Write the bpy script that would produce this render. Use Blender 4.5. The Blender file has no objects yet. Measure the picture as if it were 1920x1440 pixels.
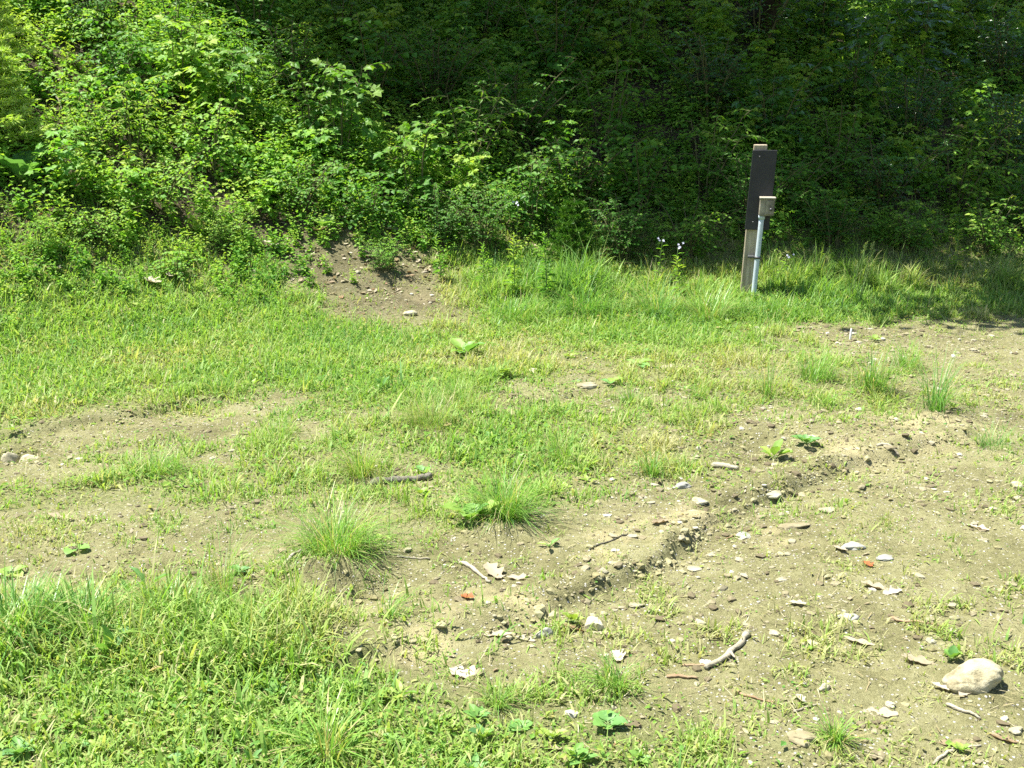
import bpy, math, random
import numpy as np
from mathutils import Vector

R = math.radians
sc = bpy.context.scene
COL = sc.collection
PI = math.pi

# ------------------------------------------------------------------ noise
def _hash(ix, iy, seed):
    h = (ix.astype(np.int64) * 374761393 + iy.astype(np.int64) * 668265263 + seed * 1442695041) & 0xFFFFFFFF
    h = ((h ^ (h >> 13)) * 1274126177) & 0xFFFFFFFF
    h = h ^ (h >> 16)
    return (h & 0xFFFFFF) / float(0xFFFFFF)

def vnoise(x, y, seed=0):
    x = np.asarray(x, float); y = np.asarray(y, float)
    ix = np.floor(x); iy = np.floor(y)
    fx = x - ix; fy = y - iy
    fx = fx * fx * (3 - 2 * fx); fy = fy * fy * (3 - 2 * fy)
    a = _hash(ix, iy, seed); b = _hash(ix + 1, iy, seed)
    c = _hash(ix, iy + 1, seed); d = _hash(ix + 1, iy + 1, seed)
    return (a * (1 - fx) + b * fx) * (1 - fy) + (c * (1 - fx) + d * fx) * fy

def fbm(x, y, seed=0, octaves=4, gain=0.5):
    s = 0; a = 1; t = 0
    for i in range(octaves):
        s = s + a * vnoise(x * 2 ** i + 17.3 * i, y * 2 ** i - 9.1 * i, seed + i)
        t += a; a *= gain
    return s / t

def sstep(a, b, x):
    t = np.clip((x - a) / (b - a), 0, 1)
    return t * t * (3 - 2 * t)

# ------------------------------------------------------------------ camera
FPX = 2000.0                      # focal length in pixels of a 1920 wide picture
PITCH = R(15.0)
CAMH = 1.6
cam_d = bpy.data.cameras.new('camera')
cam = bpy.data.objects.new('camera', cam_d); COL.objects.link(cam)
cam.location = (0, 0, CAMH)
cam.rotation_euler = (R(90) - PITCH, 0, 0)
cam_d.sensor_width = 36.0
cam_d.lens = 36.0 * FPX / 1920.0
cam_d.clip_end = 2000
sc.camera = cam

SUN = np.array([-.36, .07, .93]); SUN = SUN / np.linalg.norm(SUN)
# ------------------------------------------------------------------ terrain
_BX = np.array([-30, -8, -5, -3.4, -2.5, -1.5, -.5, .7, 2.2, 3.5, 5.2, 8, 14, 40])
_BY = np.array([5.6, 5.9, 6.3, 6.9, 7.5, 8.0, 8.7, 9.15, 9.3, 9.4, 10.0, 12.0, 15, 18.])

def toe(x):
    return np.interp(x, _BX, _BY)

def bank(x, y):
    d = y - toe(x)
    s = 0.62 + 0.08 * np.sin(x * 0.9)
    w = 0.55
    u = np.clip(d / w, -30, 30)
    r = w * np.log1p(np.exp(u)) * s
    return 7.5 * (1 - np.exp(-r / 7.5))

def Hb(x, y):
    x = np.asarray(x, float); y = np.asarray(y, float)
    return bank(x, y) - bank(0 * x, 0 * y + 1.0) * 0 + 0.05 * (fbm(x * .5 + 3, y * .5, 5, 2) - .5)

def at(px, py):
    """the ground point seen at a pixel of the 1920 x 1440 photograph"""
    cx = (px - 960) / FPX; cy = -(py - 720) / FPX
    d = np.array([cx, math.cos(PITCH) + cy * math.sin(PITCH), -math.sin(PITCH) + cy * math.cos(PITCH)])
    t = 1.0
    lo = t
    while t < 60:
        p = d * t
        if CAMH + p[2] < float(Hb(p[0], p[1])):
            break
        lo = t; t += 0.05
    hi = t
    for _ in range(24):
        m = .5 * (lo + hi); p = d * m
        if CAMH + p[2] < float(Hb(p[0], p[1])): hi = m
        else: lo = m
    p = d * hi
    return np.array([p[0], p[1], CAMH + p[2]])

def mpp(p):
    """metres per photograph pixel at a ground point"""
    return (p[1] * math.cos(PITCH) + (CAMH - p[2]) * math.sin(PITCH)) / FPX

def polyline(pts):
    return np.array([at(*p)[:2] for p in pts])

def seg_dist(x, y, line):
    """signed distance (positive on the lower right side of a line drawn left to right) and arc position"""
    best = np.full(np.shape(x), 1e9); sg = np.zeros(np.shape(x)); ar = np.zeros(np.shape(x))
    L = 0
    for a, b in zip(line[:-1], line[1:]):
        ab = b - a; l = np.hypot(*ab)
        t = np.clip(((x - a[0]) * ab[0] + (y - a[1]) * ab[1]) / l ** 2, 0, 1)
        dx = x - (a[0] + t * ab[0]); dy = y - (a[1] + t * ab[1])
        d = np.hypot(dx, dy)
        s = -(ab[0] * dy - ab[1] * dx) / l
        k = d < best
        best = np.where(k, d, best); sg = np.where(k, np.sign(s), sg); ar = np.where(k, (L + t * l), ar)
        L += l
    return best * sg, ar / L

RUT = polyline([(700, 1225), (800, 1195), (900, 1170), (1000, 1150), (1060, 1130), (1130, 1098), (1180, 1075), (1240, 1052), (1285, 1030), (1305, 1003), (1345, 975), (1400, 945), (1480, 912), (1560, 885), (1640, 862), (1800, 815)])
_sl = np.hypot(*np.diff(RUT, axis=0).T); RUT_A = np.concatenate([[0], np.cumsum(_sl)]) / _sl.sum()
RUT2 = polyline([(1180, 1010), (1260, 985), (1330, 950), (1420, 925), (1520, 890), (1610, 868)])
EDGE = polyline([(-300, 850), (-60, 822), (60, 806), (130, 790), (260, 768), (340, 752), (480, 745)])
CUT = polyline([(930, 748), (1000, 744), (1060, 738), (1130, 722)])
MOUNDS = [(600, 1085, .13, .055), (655, 1078, .07, .035), (540, 1090, .1, .025), (1235, 985, .06, .02), (1415, 812, .14, .03), (1560, 800, .3, .03), (930, 1000, .12, .03), (740, 1130, .12, .02), (1620, 905, .07, .02), (1500, 1395, .1, .02), (560, 1130, .12, .02)]
PITS = [(680, 1115, .14, .06), (1418, 835, .09, .06), (28, 838, .1, .09), (1630, 918, .04, .025), (1000, 748, .2, .03), (640, 910, .1, .02)]
_M = [(at(a, b)[:2], r, h) for a, b, r, h in MOUNDS] + [(at(a, b)[:2], r, -h) for a, b, r, h in PITS]
BARE = at(725, 545)[:2]; BARE2 = at(625, 490)[:2]

def micro(x, y):
    z = 0.020 * (fbm(x * 4, y * 4, 21, 3) - .5) + 0.017 * (fbm(x * 14, y * 14, 31, 3) - .5) + 0.010 * (fbm(x * 40, y * 40, 41, 2) - .5)
    ci = np.clip(toe(x) - y + .6, 0, 1)
    wob = 0.07 * (fbm(x * 5, y * 5, 51, 3) - .5) + 0.016 * (fbm(x * 18, y * 18, 52, 2) - .5)
    d, a = seg_dist(x, y, RUT); d = d + wob
    amp = np.interp(a, RUT_A, [.5, .6, .7, .8, .9, 1.1, 1.15, 1.2, 1.2, 1.1, 1.0, 1.0, 1.05, 1.1, 1.0, .5]) * (.8 + .4 * vnoise(x * 7, y * 7, 77))
    z = z + amp * (-.031 * sstep(-.022, .032, d) * np.exp(-np.clip(d, 0, 9) / .30) + .034 * np.exp(-((d + .05) / .075) ** 2) * (.4 + 1.2 * vnoise(x * 16, y * 16, 78)))
    d, a = seg_dist(x, y, RUT2); d = d + wob
    z = z + np.sin(PI * np.clip(a, 0, 1)) * (-.030 * np.exp(-((d - .03) / .05) ** 2) + .016 * np.exp(-((d + .05) / .05) ** 2))
    d, a = seg_dist(x, y, EDGE); d = d + wob
    z = z - .035 * sstep(-.03, .03, d) * np.exp(-np.clip(d, 0, 9) / .8) * np.exp(-np.clip(a - .9, 0, 1) * 30)
    d, a = seg_dist(x, y, CUT); d = d + wob * .6
    z = z - .035 * sstep(-.02, .02, d) * np.exp(-np.clip(d, 0, 9) / .2) * np.sin(PI * np.clip(a, 0, 1))
    for c, r, h in _M:
        z = z + h * np.exp(-((x - c[0] + wob) ** 2 + (y - c[1] + wob) ** 2) / r ** 2)
    return z

def H(x, y):
    x = np.asarray(x, float); y = np.asarray(y, float)
    return Hb(x, y) + micro(x, y)

def Hn(x, y, e=.05):
    dx = (Hb(x + e, y) - Hb(x - e, y)) / (2 * e); dy = (Hb(x, y + e) - Hb(x, y - e)) / (2 * e)
    n = np.stack([-dx, -dy, np.ones_like(dx)], -1)
    return n / np.linalg.norm(n, axis=-1, keepdims=True)

# ------------------------------------------------------------------ how green the ground is, from points read off the place
_CX = [-160, 0, 160, 320, 480, 640, 800, 960, 1120, 1280, 1440, 1600, 1760, 1920, 2080]
_GR = {
    470: [1, 1, 1, 1, .5, .2, .6, .8, .8, .8, .8, .8, .8, .8, .8],
    530: [1, 1, 1, .95, .5, .08, .25, .8, 1, 1, .9, .7, .7, .8, .8],
    580: [1, 1, 1, 1, .9, .4, .25, .9, 1, 1, 1, 1, .8, .7, .7],
    630: [1, 1, 1, 1, .95, .85, .65, .85, .95, .85, .5, .12, .04, .03, .05],
    680: [1, 1, 1, 1, .95, .9, .7, .6, .55, .5, .5, .45, .22, .12, .15],
    740: [1, 1, .9, .5, .45, .6, .65, .3, .3, .4, .5, .55, .4, .25, .2],
    800: [.8, .5, .15, .2, .3, .5, .65, .65, .55, .4, .2, .3, .15, .12, .12],
    860: [.25, .12, .12, .35, .4, .45, .6, .7, .6, .4, .2, .08, .05, .12, .15],
    920: [.4, .4, .45, .45, .4, .35, .4, .55, .4, .1, .03, .03, .03, .03, .03],
    980: [.3, .25, .2, .25, .3, .4, .35, .2, .04, .03, .02, .03, .05, .05, .05],
    1040: [.12, .1, .1, .12, .25, .25, .2, .12, .03, .02, .03, .03, .03, .03, .03],
    1100: [.4, .38, .3, .3, .32, .12, .12, .1, .06, .04, .08, .05, .05, .05, .05],
    1160: [.95, .95, .95, .95, .8, .25, .08, .06, .08, .15, .1, .08, .05, .05, .05],
    1220: [1, 1, 1, 1, 1, .65, .15, .08, .18, .18, .12, .08, .05, .05, .05],
    1280: [1, 1, 1, 1, 1, .9, .45, .22, .3, .22, .15, .1, .06, .08, .1],
    1340: [.9, .9, .9, .9, .95, .95, .85, .55, .5, .4, .25, .14, .1, .1, .1],
    1430: [.9, .9, .9, .9, .9, .95, .9, .8, .75, .65, .3, .25, .2, .15, .15],
    1600: [.9, .9, .9, .9, .9, .9, .8, .7, .6, .5, .4, .3, .2, .2, .2]}
_rows = sorted(_GR)
_cp = []; _cs = []; _cv = []
for i, py in enumerate(_rows):
    dy_px = (_rows[min(i + 1, len(_rows) - 1)] - _rows[max(i - 1, 0)]) / 2
    for j, px in enumerate(_CX):
        p = at(px, py); q = at(px, py - 25)
        sy = max(abs(q[1] - p[1]) / 25 * dy_px * .6, .05)
        _cp.append(p[:2]); _cs.append((mpp(p) * 160 * .55, sy)); _cv.append(_GR[py][j])
_cp = np.array(_cp); _cs = np.array(_cs); _cv = np.array(_cv)

def green(x, y):
    x = np.atleast_1d(np.asarray(x, float)); y = np.atleast_1d(np.asarray(y, float))
    out = np.empty(len(x))
    for s in range(0, len(x), 20000):
        dx = x[s:s + 20000, None] - _cp[None, :, 0]; dy = y[s:s + 20000, None] - _cp[None, :, 1]
        w = np.exp(-np.clip((dx / _cs[:, 0]) ** 2 + (dy / _cs[:, 1]) ** 2, 0, 60)) + 1e-7 / (dx * dx + dy * dy + .01)
        out[s:s + 20000] = (w * _cv).sum(1) / w.sum(1)
    return out

# ------------------------------------------------------------------ mesh helpers
class Acc:
    def __init__(self):
        self.v = []; self.t = []; self.q = []; self.a = []; self.n = 0
    def add(self, V, T=None, Q=None, tint=0.5):
        V = np.asarray(V, float).reshape(-1, 3)
        if T is not None and len(T): self.t.append(np.asarray(T, np.int64).reshape(-1, 3) + self.n)
        if Q is not None and len(Q): self.q.append(np.asarray(Q, np.int64).reshape(-1, 4) + self.n)
        self.a.append(np.broadcast_to(np.asarray(tint, float), (len(V),)).copy())
        self.v.append(V); self.n += len(V)
    def arrays(self):
        V = np.concatenate(self.v) if self.v else np.zeros((0, 3))
        T = np.concatenate(self.t) if self.t else np.zeros((0, 3), np.int64)
        Q = np.concatenate(self.q) if self.q else np.zeros((0, 4), np.int64)
        A = np.concatenate(self.a) if self.a else np.zeros(0)
        return V, T, Q, A
    def mesh(self, name, mat, smooth=False, extra=None):
        V, T, Q, A = self.arrays()
        me = bpy.data.meshes.new(name)
        me.vertices.add(len(V)); me.vertices.foreach_set('co', V.astype(np.float32).ravel())
        nl = len(T) * 3 + len(Q) * 4
        me.loops.add(nl)
        me.loops.foreach_set('vertex_index', np.concatenate([T.ravel(), Q.ravel()]).astype(np.int32))
        me.polygons.add(len(T) + len(Q))
        st = np.concatenate([np.arange(len(T)) * 3, len(T) * 3 + np.arange(len(Q)) * 4]).astype(np.int32)
        me.polygons.foreach_set('loop_start', st)
        me.polygons.foreach_set('use_smooth', np.full(len(T) + len(Q), bool(smooth)))
        at_ = me.attributes.new('tint', 'FLOAT', 'POINT'); at_.data.foreach_set('value', A.astype(np.float32))
        for k, val in (extra or {}).items():
            e = me.attributes.new(k, 'FLOAT', 'POINT'); e.data.foreach_set('value', val.astype(np.float32))
        me.update(calc_edges=True); me.validate()
        if mat: me.materials.append(mat)
        return me

def link(name, data, parent=None, loc=None):
    o = bpy.data.objects.new(name, data); COL.objects.link(o)
    if parent is not None: o.parent = parent
    if loc is not None: o.location = tuple(float(c) for c in loc)
    return o

def empty(name, loc, rz=0., s=1.):
    o = link(name, None, None, loc); o.rotation_euler = (0, 0, rz); o.scale = (s, s, s)
    o.empty_display_size = .1
    return o

def tag(o, label=None, cat=None, group=None, kind=None):
    if label: o['label'] = label
    if cat: o['category'] = cat
    if group: o['group'] = group
    if kind: o['kind'] = kind
    return o

def copy_tree(o, parent=None):
    c = o.copy(); COL.objects.link(c)
    if parent is not None: c.parent = parent
    for ch in list(o.children): copy_tree(ch, c)
    return c

def nrm(a):
    return a / np.maximum(np.linalg.norm(a, axis=-1, keepdims=True), 1e-9)

# leaf templates: x side, y along, z up
OVATE = (np.array([(0, 0, 0), (-.5, .32, .1), (.5, .32, .1), (0, .42, 0), (-.34, .7, .03), (.34, .7, .03), (0, 1, -.16)]),
         np.array([(0, 3, 1), (0, 2, 3)]), np.array([(1, 3, 6, 4), (3, 2, 5, 6)]))
DIAM = (np.array([(0, 0, 0), (-.5, .45, .1), (.5, .45, .1), (0, 1, -.12)]), np.array([(0, 3, 1), (0, 2, 3)]), None)
_mo = [(.1, -.02, 0), (.42, .02, .02), (.32, .26, .05), (.66, .52, -.02), (.3, .54, .04), (.22, .72, 0), (0, 1.05, -.12)]
_mv = [(0, .3, .02)] + _mo + [(-x, y, z) for x, y, z in _mo[-2::-1]]
MAPLE = (np.array(_mv), np.array([(0, i, i + 1) for i in range(1, 13)] + [(0, 13, 1)]), None)

def leaves(acc, P, A, N, L, W, tmpl, tint):
    P = np.asarray(P, float); n = len(P)
    if n == 0: return
    A = nrm(np.asarray(A, float)); S = nrm(np.cross(A, N)); N2 = np.cross(S, A)
    L = np.broadcast_to(L, (n,)); W = np.broadcast_to(W, (n,))
    tv, tt, tq = tmpl; k = len(tv)
    V = (P[:, None] + S[:, None] * (tv[None, :, 0, None] * W[:, None, None]) + A[:, None] * (tv[None, :, 1, None] * L[:, None, None])
         + N2[:, None] * (tv[None, :, 2, None] * L[:, None, None]))
    off = (np.arange(n) * k)[:, None, None]
    T = (tt[None] + off).reshape(-1, 3) if tt is not None else None
    Q = (tq[None] + off).reshape(-1, 4) if tq is not None else None
    acc.add(V.reshape(-1, 3), T, Q, np.repeat(np.broadcast_to(tint, (n,)), k))

def blades(acc, P, head, lean, bend, L, W, tint, droop=0.):
    """grass blades: two quads and a tip, leaning and bending towards a heading"""
    n = len(P)
    hx = np.stack([np.cos(head), np.sin(head), np.zeros(n)], -1); sx = np.stack([-np.sin(head), np.cos(head), np.zeros(n)], -1)
    up = np.array([0, 0, 1.])
    V = np.empty((n, 7, 3))
    def c(t):
        a = lean + bend * t
        return P + L[:, None] * t * (hx * np.sin(a)[:, None] + up * np.cos(a)[:, None])
    for i, (t, w) in enumerate([(0, 1), (.4, .85), (.75, .55)]):
        m = c(t)
        V[:, 2 * i] = m - sx * (W * w / 2)[:, None]; V[:, 2 * i + 1] = m + sx * (W * w / 2)[:, None]
    V[:, 6] = c(1.)
    off = (np.arange(n) * 7)[:, None, None]
    Q = (np.array([(0, 1, 3, 2), (2, 3, 5, 4)])[None] + off).reshape(-1, 4)
    T = (np.array([(4, 5, 6)])[None] + off).reshape(-1, 3)
    acc.add(V.reshape(-1, 3), T, Q, np.repeat(tint, 7))

def tube(acc, pts, rad, sides=5, tint=.5, cap=True):
    pts = np.asarray(pts, float); n = len(pts)
    rad = np.broadcast_to(rad, (n,))
    tg = nrm(np.gradient(pts, axis=0))
    ref = np.array([0, 0, 1.]) if abs(tg[:, 2]).mean() < .8 else np.array([1., 0, 0])
    u = nrm(np.cross(tg, ref)); v = np.cross(tg, u)
    an = np.arange(sides) * 2 * PI / sides
    V = pts[:, None] + rad[:, None, None] * (u[:, None] * np.cos(an)[None, :, None] + v[:, None] * np.sin(an)[None, :, None])
    Q = []
    for i in range(n - 1):
        for j in range(sides):
            k = (j + 1) % sides
            Q.append((i * sides + j, i * sides + k, (i + 1) * sides + k, (i + 1) * sides + j))
    T = []
    V = V.reshape(-1, 3)
    if cap:
        b = len(V); V = np.concatenate([V, pts[:1], pts[-1:]])
        for j in range(sides):
            k = (j + 1) % sides
            T.append((b, k, j)); T.append((b + 1, (n - 1) * sides + j, (n - 1) * sides + k))
    acc.add(V, T, Q, tint)

def box(acc, lo, hi, tint=.5, M=None, bev=0.):
    """a box with chamfered edges"""
    import bmesh
    bm = bmesh.new()
    bmesh.ops.create_cube(bm, size=1)
    for v in bm.verts:
        v.co = Vector([(lo[i] + hi[i]) / 2 + v.co[i] * (hi[i] - lo[i]) for i in range(3)])
    if bev > 0:
        bmesh.ops.bevel(bm, geom=bm.edges[:], offset=bev, segments=2, affect='EDGES', profile=.6)
    bmesh.ops.triangulate(bm, faces=bm.faces[:])
    bm.verts.ensure_lookup_table()
    V = np.array([v.co[:] for v in bm.verts]); T = np.array([[v.index for v in f.verts] for f in bm.faces])
    bm.free()
    if M is not None: V = V @ M[:3, :3].T + M[:3, 3]
    acc.add(V, T, None, tint)

def icosphere(sub):
    import bmesh
    bm = bmesh.new(); bmesh.ops.create_icosphere(bm, subdivisions=sub, radius=1)
    bm.verts.ensure_lookup_table()
    V = np.array([v.co[:] for v in bm.verts]); T = np.array([[v.index for v in f.verts] for f in bm.faces])
    bm.free(); return V, T

# ------------------------------------------------------------------ materials
def nt(name):
    m = bpy.data.materials.new(name); m.use_nodes = True
    t = m.node_tree; t.nodes.clear()
    out = t.nodes.new('ShaderNodeOutputMaterial')
    return m, t, out

def ramp(t, stops, src):
    r = t.nodes.new('ShaderNodeValToRGB')
    e = r.color_ramp.elements
    while len(e) > 1: e.remove(e[-1])
    e[0].position = stops[0][0]; e[0].color = (*stops[0][1], 1)
    for p, c in stops[1:]:
        x = e.new(p); x.color = (*c, 1)
    if src is not None: t.links.new(src, r.inputs[0])
    return r

def attr(t, name):
    a = t.nodes.new('ShaderNodeAttribute'); a.attribute_name = name
    return a

def noise(t, scale, detail=4, rough=.6, vec=None):
    n = t.nodes.new('ShaderNodeTexNoise'); n.inputs['Scale'].default_value = scale
    n.inputs['Detail'].default_value = detail; n.inputs['Roughness'].default_value = rough
    if vec is None:
        tc = t.nodes.new('ShaderNodeTexCoord'); vec = tc.outputs['Object']
    t.links.new(vec, n.inputs['Vector'])
    return n

def math_(t, op, a, b):
    m = t.nodes.new('ShaderNodeMath'); m.operation = op
    for i, v in enumerate((a, b)):
        if isinstance(v, (int, float)): m.inputs[i].default_value = v
        else: t.links.new(v, m.inputs[i])
    return m.outputs[0]

def mixc(t, f, a, b, mode='MIX'):
    m = t.nodes.new('ShaderNodeMix'); m.data_type = 'RGBA'; m.blend_type = mode
    for s, v in ((m.inputs[0], f), (m.inputs[6], a), (m.inputs[7], b)):
        if isinstance(v, (int, float)): s.default_value = v
        elif isinstance(v, tuple): s.default_value = (*v, 1)
        else: t.links.new(v, s)
    return m.outputs[2]

def leaf_mat(name, stops, trans=.38, rough=.42, spec=.4, vary=.12, tcol=(1.15, 1.2, .55)):
    m, t, out = nt(name)
    a = attr(t, 'tint')
    oi = t.nodes.new('ShaderNodeObjectInfo')
    f = math_(t, 'ADD', a.outputs['Fac'], math_(t, 'MULTIPLY', math_(t, 'SUBTRACT', oi.outputs['Random'], .5), vary * 2))
    r = ramp(t, stops, f)
    p = t.nodes.new('ShaderNodeBsdfPrincipled')
    t.links.new(r.outputs[0], p.inputs['Base Color'])
    p.inputs['Roughness'].default_value = rough
    p.inputs['Specular IOR Level'].default_value = spec
    tr = t.nodes.new('ShaderNodeBsdfTranslucent')
    tc = mixc(t, 1., r.outputs[0], tcol, 'MULTIPLY')
    t.links.new(tc, tr.inputs['Color'])
    mx = t.nodes.new('ShaderNodeMixShader'); mx.inputs[0].default_value = trans
    t.links.new(p.outputs[0], mx.inputs[1]); t.links.new(tr.outputs[0], mx.inputs[2])
    t.links.new(mx.outputs[0], out.inputs['Surface'])
    return m

def solid_mat(name, stops, rough=.8, spec=.3, nscale=12., bump=.3, bscale=60., metal=0., use_tint=.35, stretch=None):
    m, t, out = nt(name)
    vec = None
    tc = t.nodes.new('ShaderNodeTexCoord'); vec = tc.outputs['Object']
    if stretch:
        mp = t.nodes.new('ShaderNodeMapping'); mp.inputs['Scale'].default_value = stretch
        t.links.new(vec, mp.inputs['Vector']); vec = mp.outputs[0]
    n = noise(t, nscale, 6, .65, vec)
    a = attr(t, 'tint'); oi = t.nodes.new('ShaderNodeObjectInfo')
    f = math_(t, 'ADD', n.outputs['Fac'], math_(t, 'MULTIPLY', math_(t, 'SUBTRACT', a.outputs['Fac'], .5), use_tint * 2))
    f = math_(t, 'ADD', f, math_(t, 'MULTIPLY', math_(t, 'SUBTRACT', oi.outputs['Random'], .5), .15))
    r = ramp(t, stops, f)
    p = t.nodes.new('ShaderNodeBsdfPrincipled')
    t.links.new(r.outputs[0], p.inputs['Base Color'])
    p.inputs['Roughness'].default_value = rough; p.inputs['Metallic'].default_value = metal
    p.inputs['Specular IOR Level'].default_value = spec
    if bump:
        b = t.nodes.new('ShaderNodeBump'); b.inputs['Strength'].default_value = bump; b.inputs['Distance'].default_value = .01
        n2 = noise(t, bscale, 5, .7, vec)
        t.links.new(n2.outputs['Fac'], b.inputs['Height']); t.links.new(b.outputs[0], p.inputs['Normal'])
    t.links.new(p.outputs[0], out.inputs['Surface'])
    return m

M = {}
M['grass'] = leaf_mat('grass', [(0, (.43, .39, .22)), (.1, (.38, .41, .15)), (.3, (.28, .40, .09)), (.6, (.19, .34, .065)), (.85, (.115, .25, .05)), (1, (.20, .35, .13))], .45, .55, .28)
M['tuft'] = leaf_mat('tuft', [(0, (.42, .36, .18)), (.09, (.40, .36, .16)), (.16, (.32, .38, .09)), (.45, (.19, .36, .06)), (1, (.09, .23, .05))], .42, .4, .4, .1)
M['cover'] = leaf_mat('cover', [(0, (.32, .27, .11)), (.15, (.27, .34, .07)), (.5, (.17, .31, .05)), (1, (.09, .22, .05))], .4, .6, .15)
M['weed'] = leaf_mat('weed', [(0, (.28, .38, .07)), (.45, (.16, .32, .07)), (1, (.10, .23, .09))], .35, .5, .35)
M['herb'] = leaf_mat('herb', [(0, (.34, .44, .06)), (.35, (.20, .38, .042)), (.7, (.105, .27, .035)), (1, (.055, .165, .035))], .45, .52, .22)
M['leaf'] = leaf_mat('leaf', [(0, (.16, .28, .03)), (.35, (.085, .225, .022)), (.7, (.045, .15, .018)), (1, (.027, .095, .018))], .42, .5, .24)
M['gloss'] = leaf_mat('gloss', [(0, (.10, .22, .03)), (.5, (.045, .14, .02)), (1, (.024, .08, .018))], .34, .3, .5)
M['needle'] = leaf_mat('needle', [(0, (.62, .70, .20)), (.5, (.50, .63, .18)), (1, (.36, .50, .16))], .5, .5, .3)
M['canopy'] = leaf_mat('canopy', [(0, (.08, .15, .02)), (1, (.04, .10, .02))], .3, .4, .4)
M['petal'] = leaf_mat('petal', [(0, (.72, .70, .80)), (1, (.62, .62, .80))], .3, .6, .2, tcol=(1, 1, 1))
M['dead'] = leaf_mat('dead', [(0, (.30, .10, .035)), (.3, (.22, .155, .085)), (.6, (.31, .26, .165)), (1, (.43, .385, .29))], .22, .6, .25, .05, (1, .85, .6))
M['straw'] = leaf_mat('straw', [(0, (.16, .11, .05)), (.5, (.30, .25, .13)), (1, (.46, .42, .27))], .2, .5, .35, .05, (1, .9, .6))
M['stem'] = solid_mat('stem', [(.3, (.07, .055, .03)), (.7, (.12, .13, .05))], .8, .2, 20, .2)
M['green_stem'] = solid_mat('green_stem', [(.3, (.09, .15, .04)), (.7, (.16, .22, .07))], .6, .3, 20, 0)
M['bark'] = solid_mat('bark', [(.3, (.018, .014, .010)), (.7, (.05, .042, .032))], .9, .2, 8, .8, 20, stretch=(1, 1, .2))
M['white_stone'] = solid_mat('white_stone', [(.3, (.17, .145, .08)), (.42, (.33, .295, .18)), (.55, (.42, .385, .26)), (.75, (.48, .45, .33))], .8, .25, 14, .7, 60)
M['pale_stone'] = solid_mat('pale_stone', [(.3, (.16, .14, .08)), (.5, (.30, .275, .175)), (.7, (.42, .395, .285))], .8, .3, 14, .5, 70)
M['grey_stone'] = solid_mat('grey_stone', [(.2, (.17, .17, .14)), (.5, (.27, .27, .23)), (.8, (.37, .37, .32))], .8, .3, 14, .5, 70)
M['tan_stone'] = solid_mat('tan_stone', [(.2, (.14, .115, .06)), (.5, (.22, .19, .11)), (.8, (.30, .27, .17))], .85, .3, 14, .5, 70)
M['drift'] = solid_mat('drift', [(.2, (.15, .125, .08)), (.5, (.28, .25, .18)), (.8, (.40, .365, .28))], .85, .2, 18, .8, 40, stretch=(.25, 1.5, 1.5))
M['brown_wood'] = solid_mat('brown_wood', [(.2, (.12, .07, .04)), (.5, (.24, .16, .09)), (.8, (.36, .27, .17))], .85, .2, 18, .8, 40, stretch=(.25, 1.5, 1.5))
M['rotten_wood'] = solid_mat('rotten_wood', [(.2, (.05, .045, .03)), (.5, (.13, .12, .09)), (.8, (.24, .22, .17))], .9, .2, 18, .8, 40)
M['post_wood'] = solid_mat('post_wood', [(.28, (.20, .16, .10)), (.5, (.42, .36, .26)), (.72, (.58, .52, .41))], .85, .2, 10, .9, 26, stretch=(3, 3, .22))
M['black_board'] = solid_mat('black_board', [(.3, (.016, .016, .018)), (.7, (.032, .031, .033))], .6, .35, 9, .25, 60)
M['box_paint'] = solid_mat('box_paint', [(.32, (.08, .07, .05)), (.5, (.22, .195, .145)), (.7, (.32, .29, .225))], .7, .35, 16, .3, 60)
M['conduit'] = solid_mat('conduit', [(.2, (.26, .31, .34)), (.5, (.40, .46, .50)), (.8, (.50, .55, .58))], .5, .4, 10, .08, 40)
M['dark_metal'] = solid_mat('dark_metal', [(.3, (.05, .05, .05)), (.7, (.12, .12, .12))], .5, .5, 10, .1, 40, metal=.6)
M['gravel'] = solid_mat('gravel', [(.1, (.11, .09, .05)), (.4, (.20, .175, .10)), (.7, (.28, .255, .17)), (.95, (.38, .36, .28))], .85, .25, 25, .2, 90, use_tint=.6)
M['clod'] = solid_mat('clod', [(.2, (.12, .105, .05)), (.5, (.22, .20, .10)), (.8, (.32, .30, .17))], .95, .1, 30, .5, 90)
M['white_plastic'] = solid_mat('white_plastic', [(.2, (.62, .62, .60)), (.8, (.78, .78, .76))], .5, .4, 10, .05)

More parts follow.
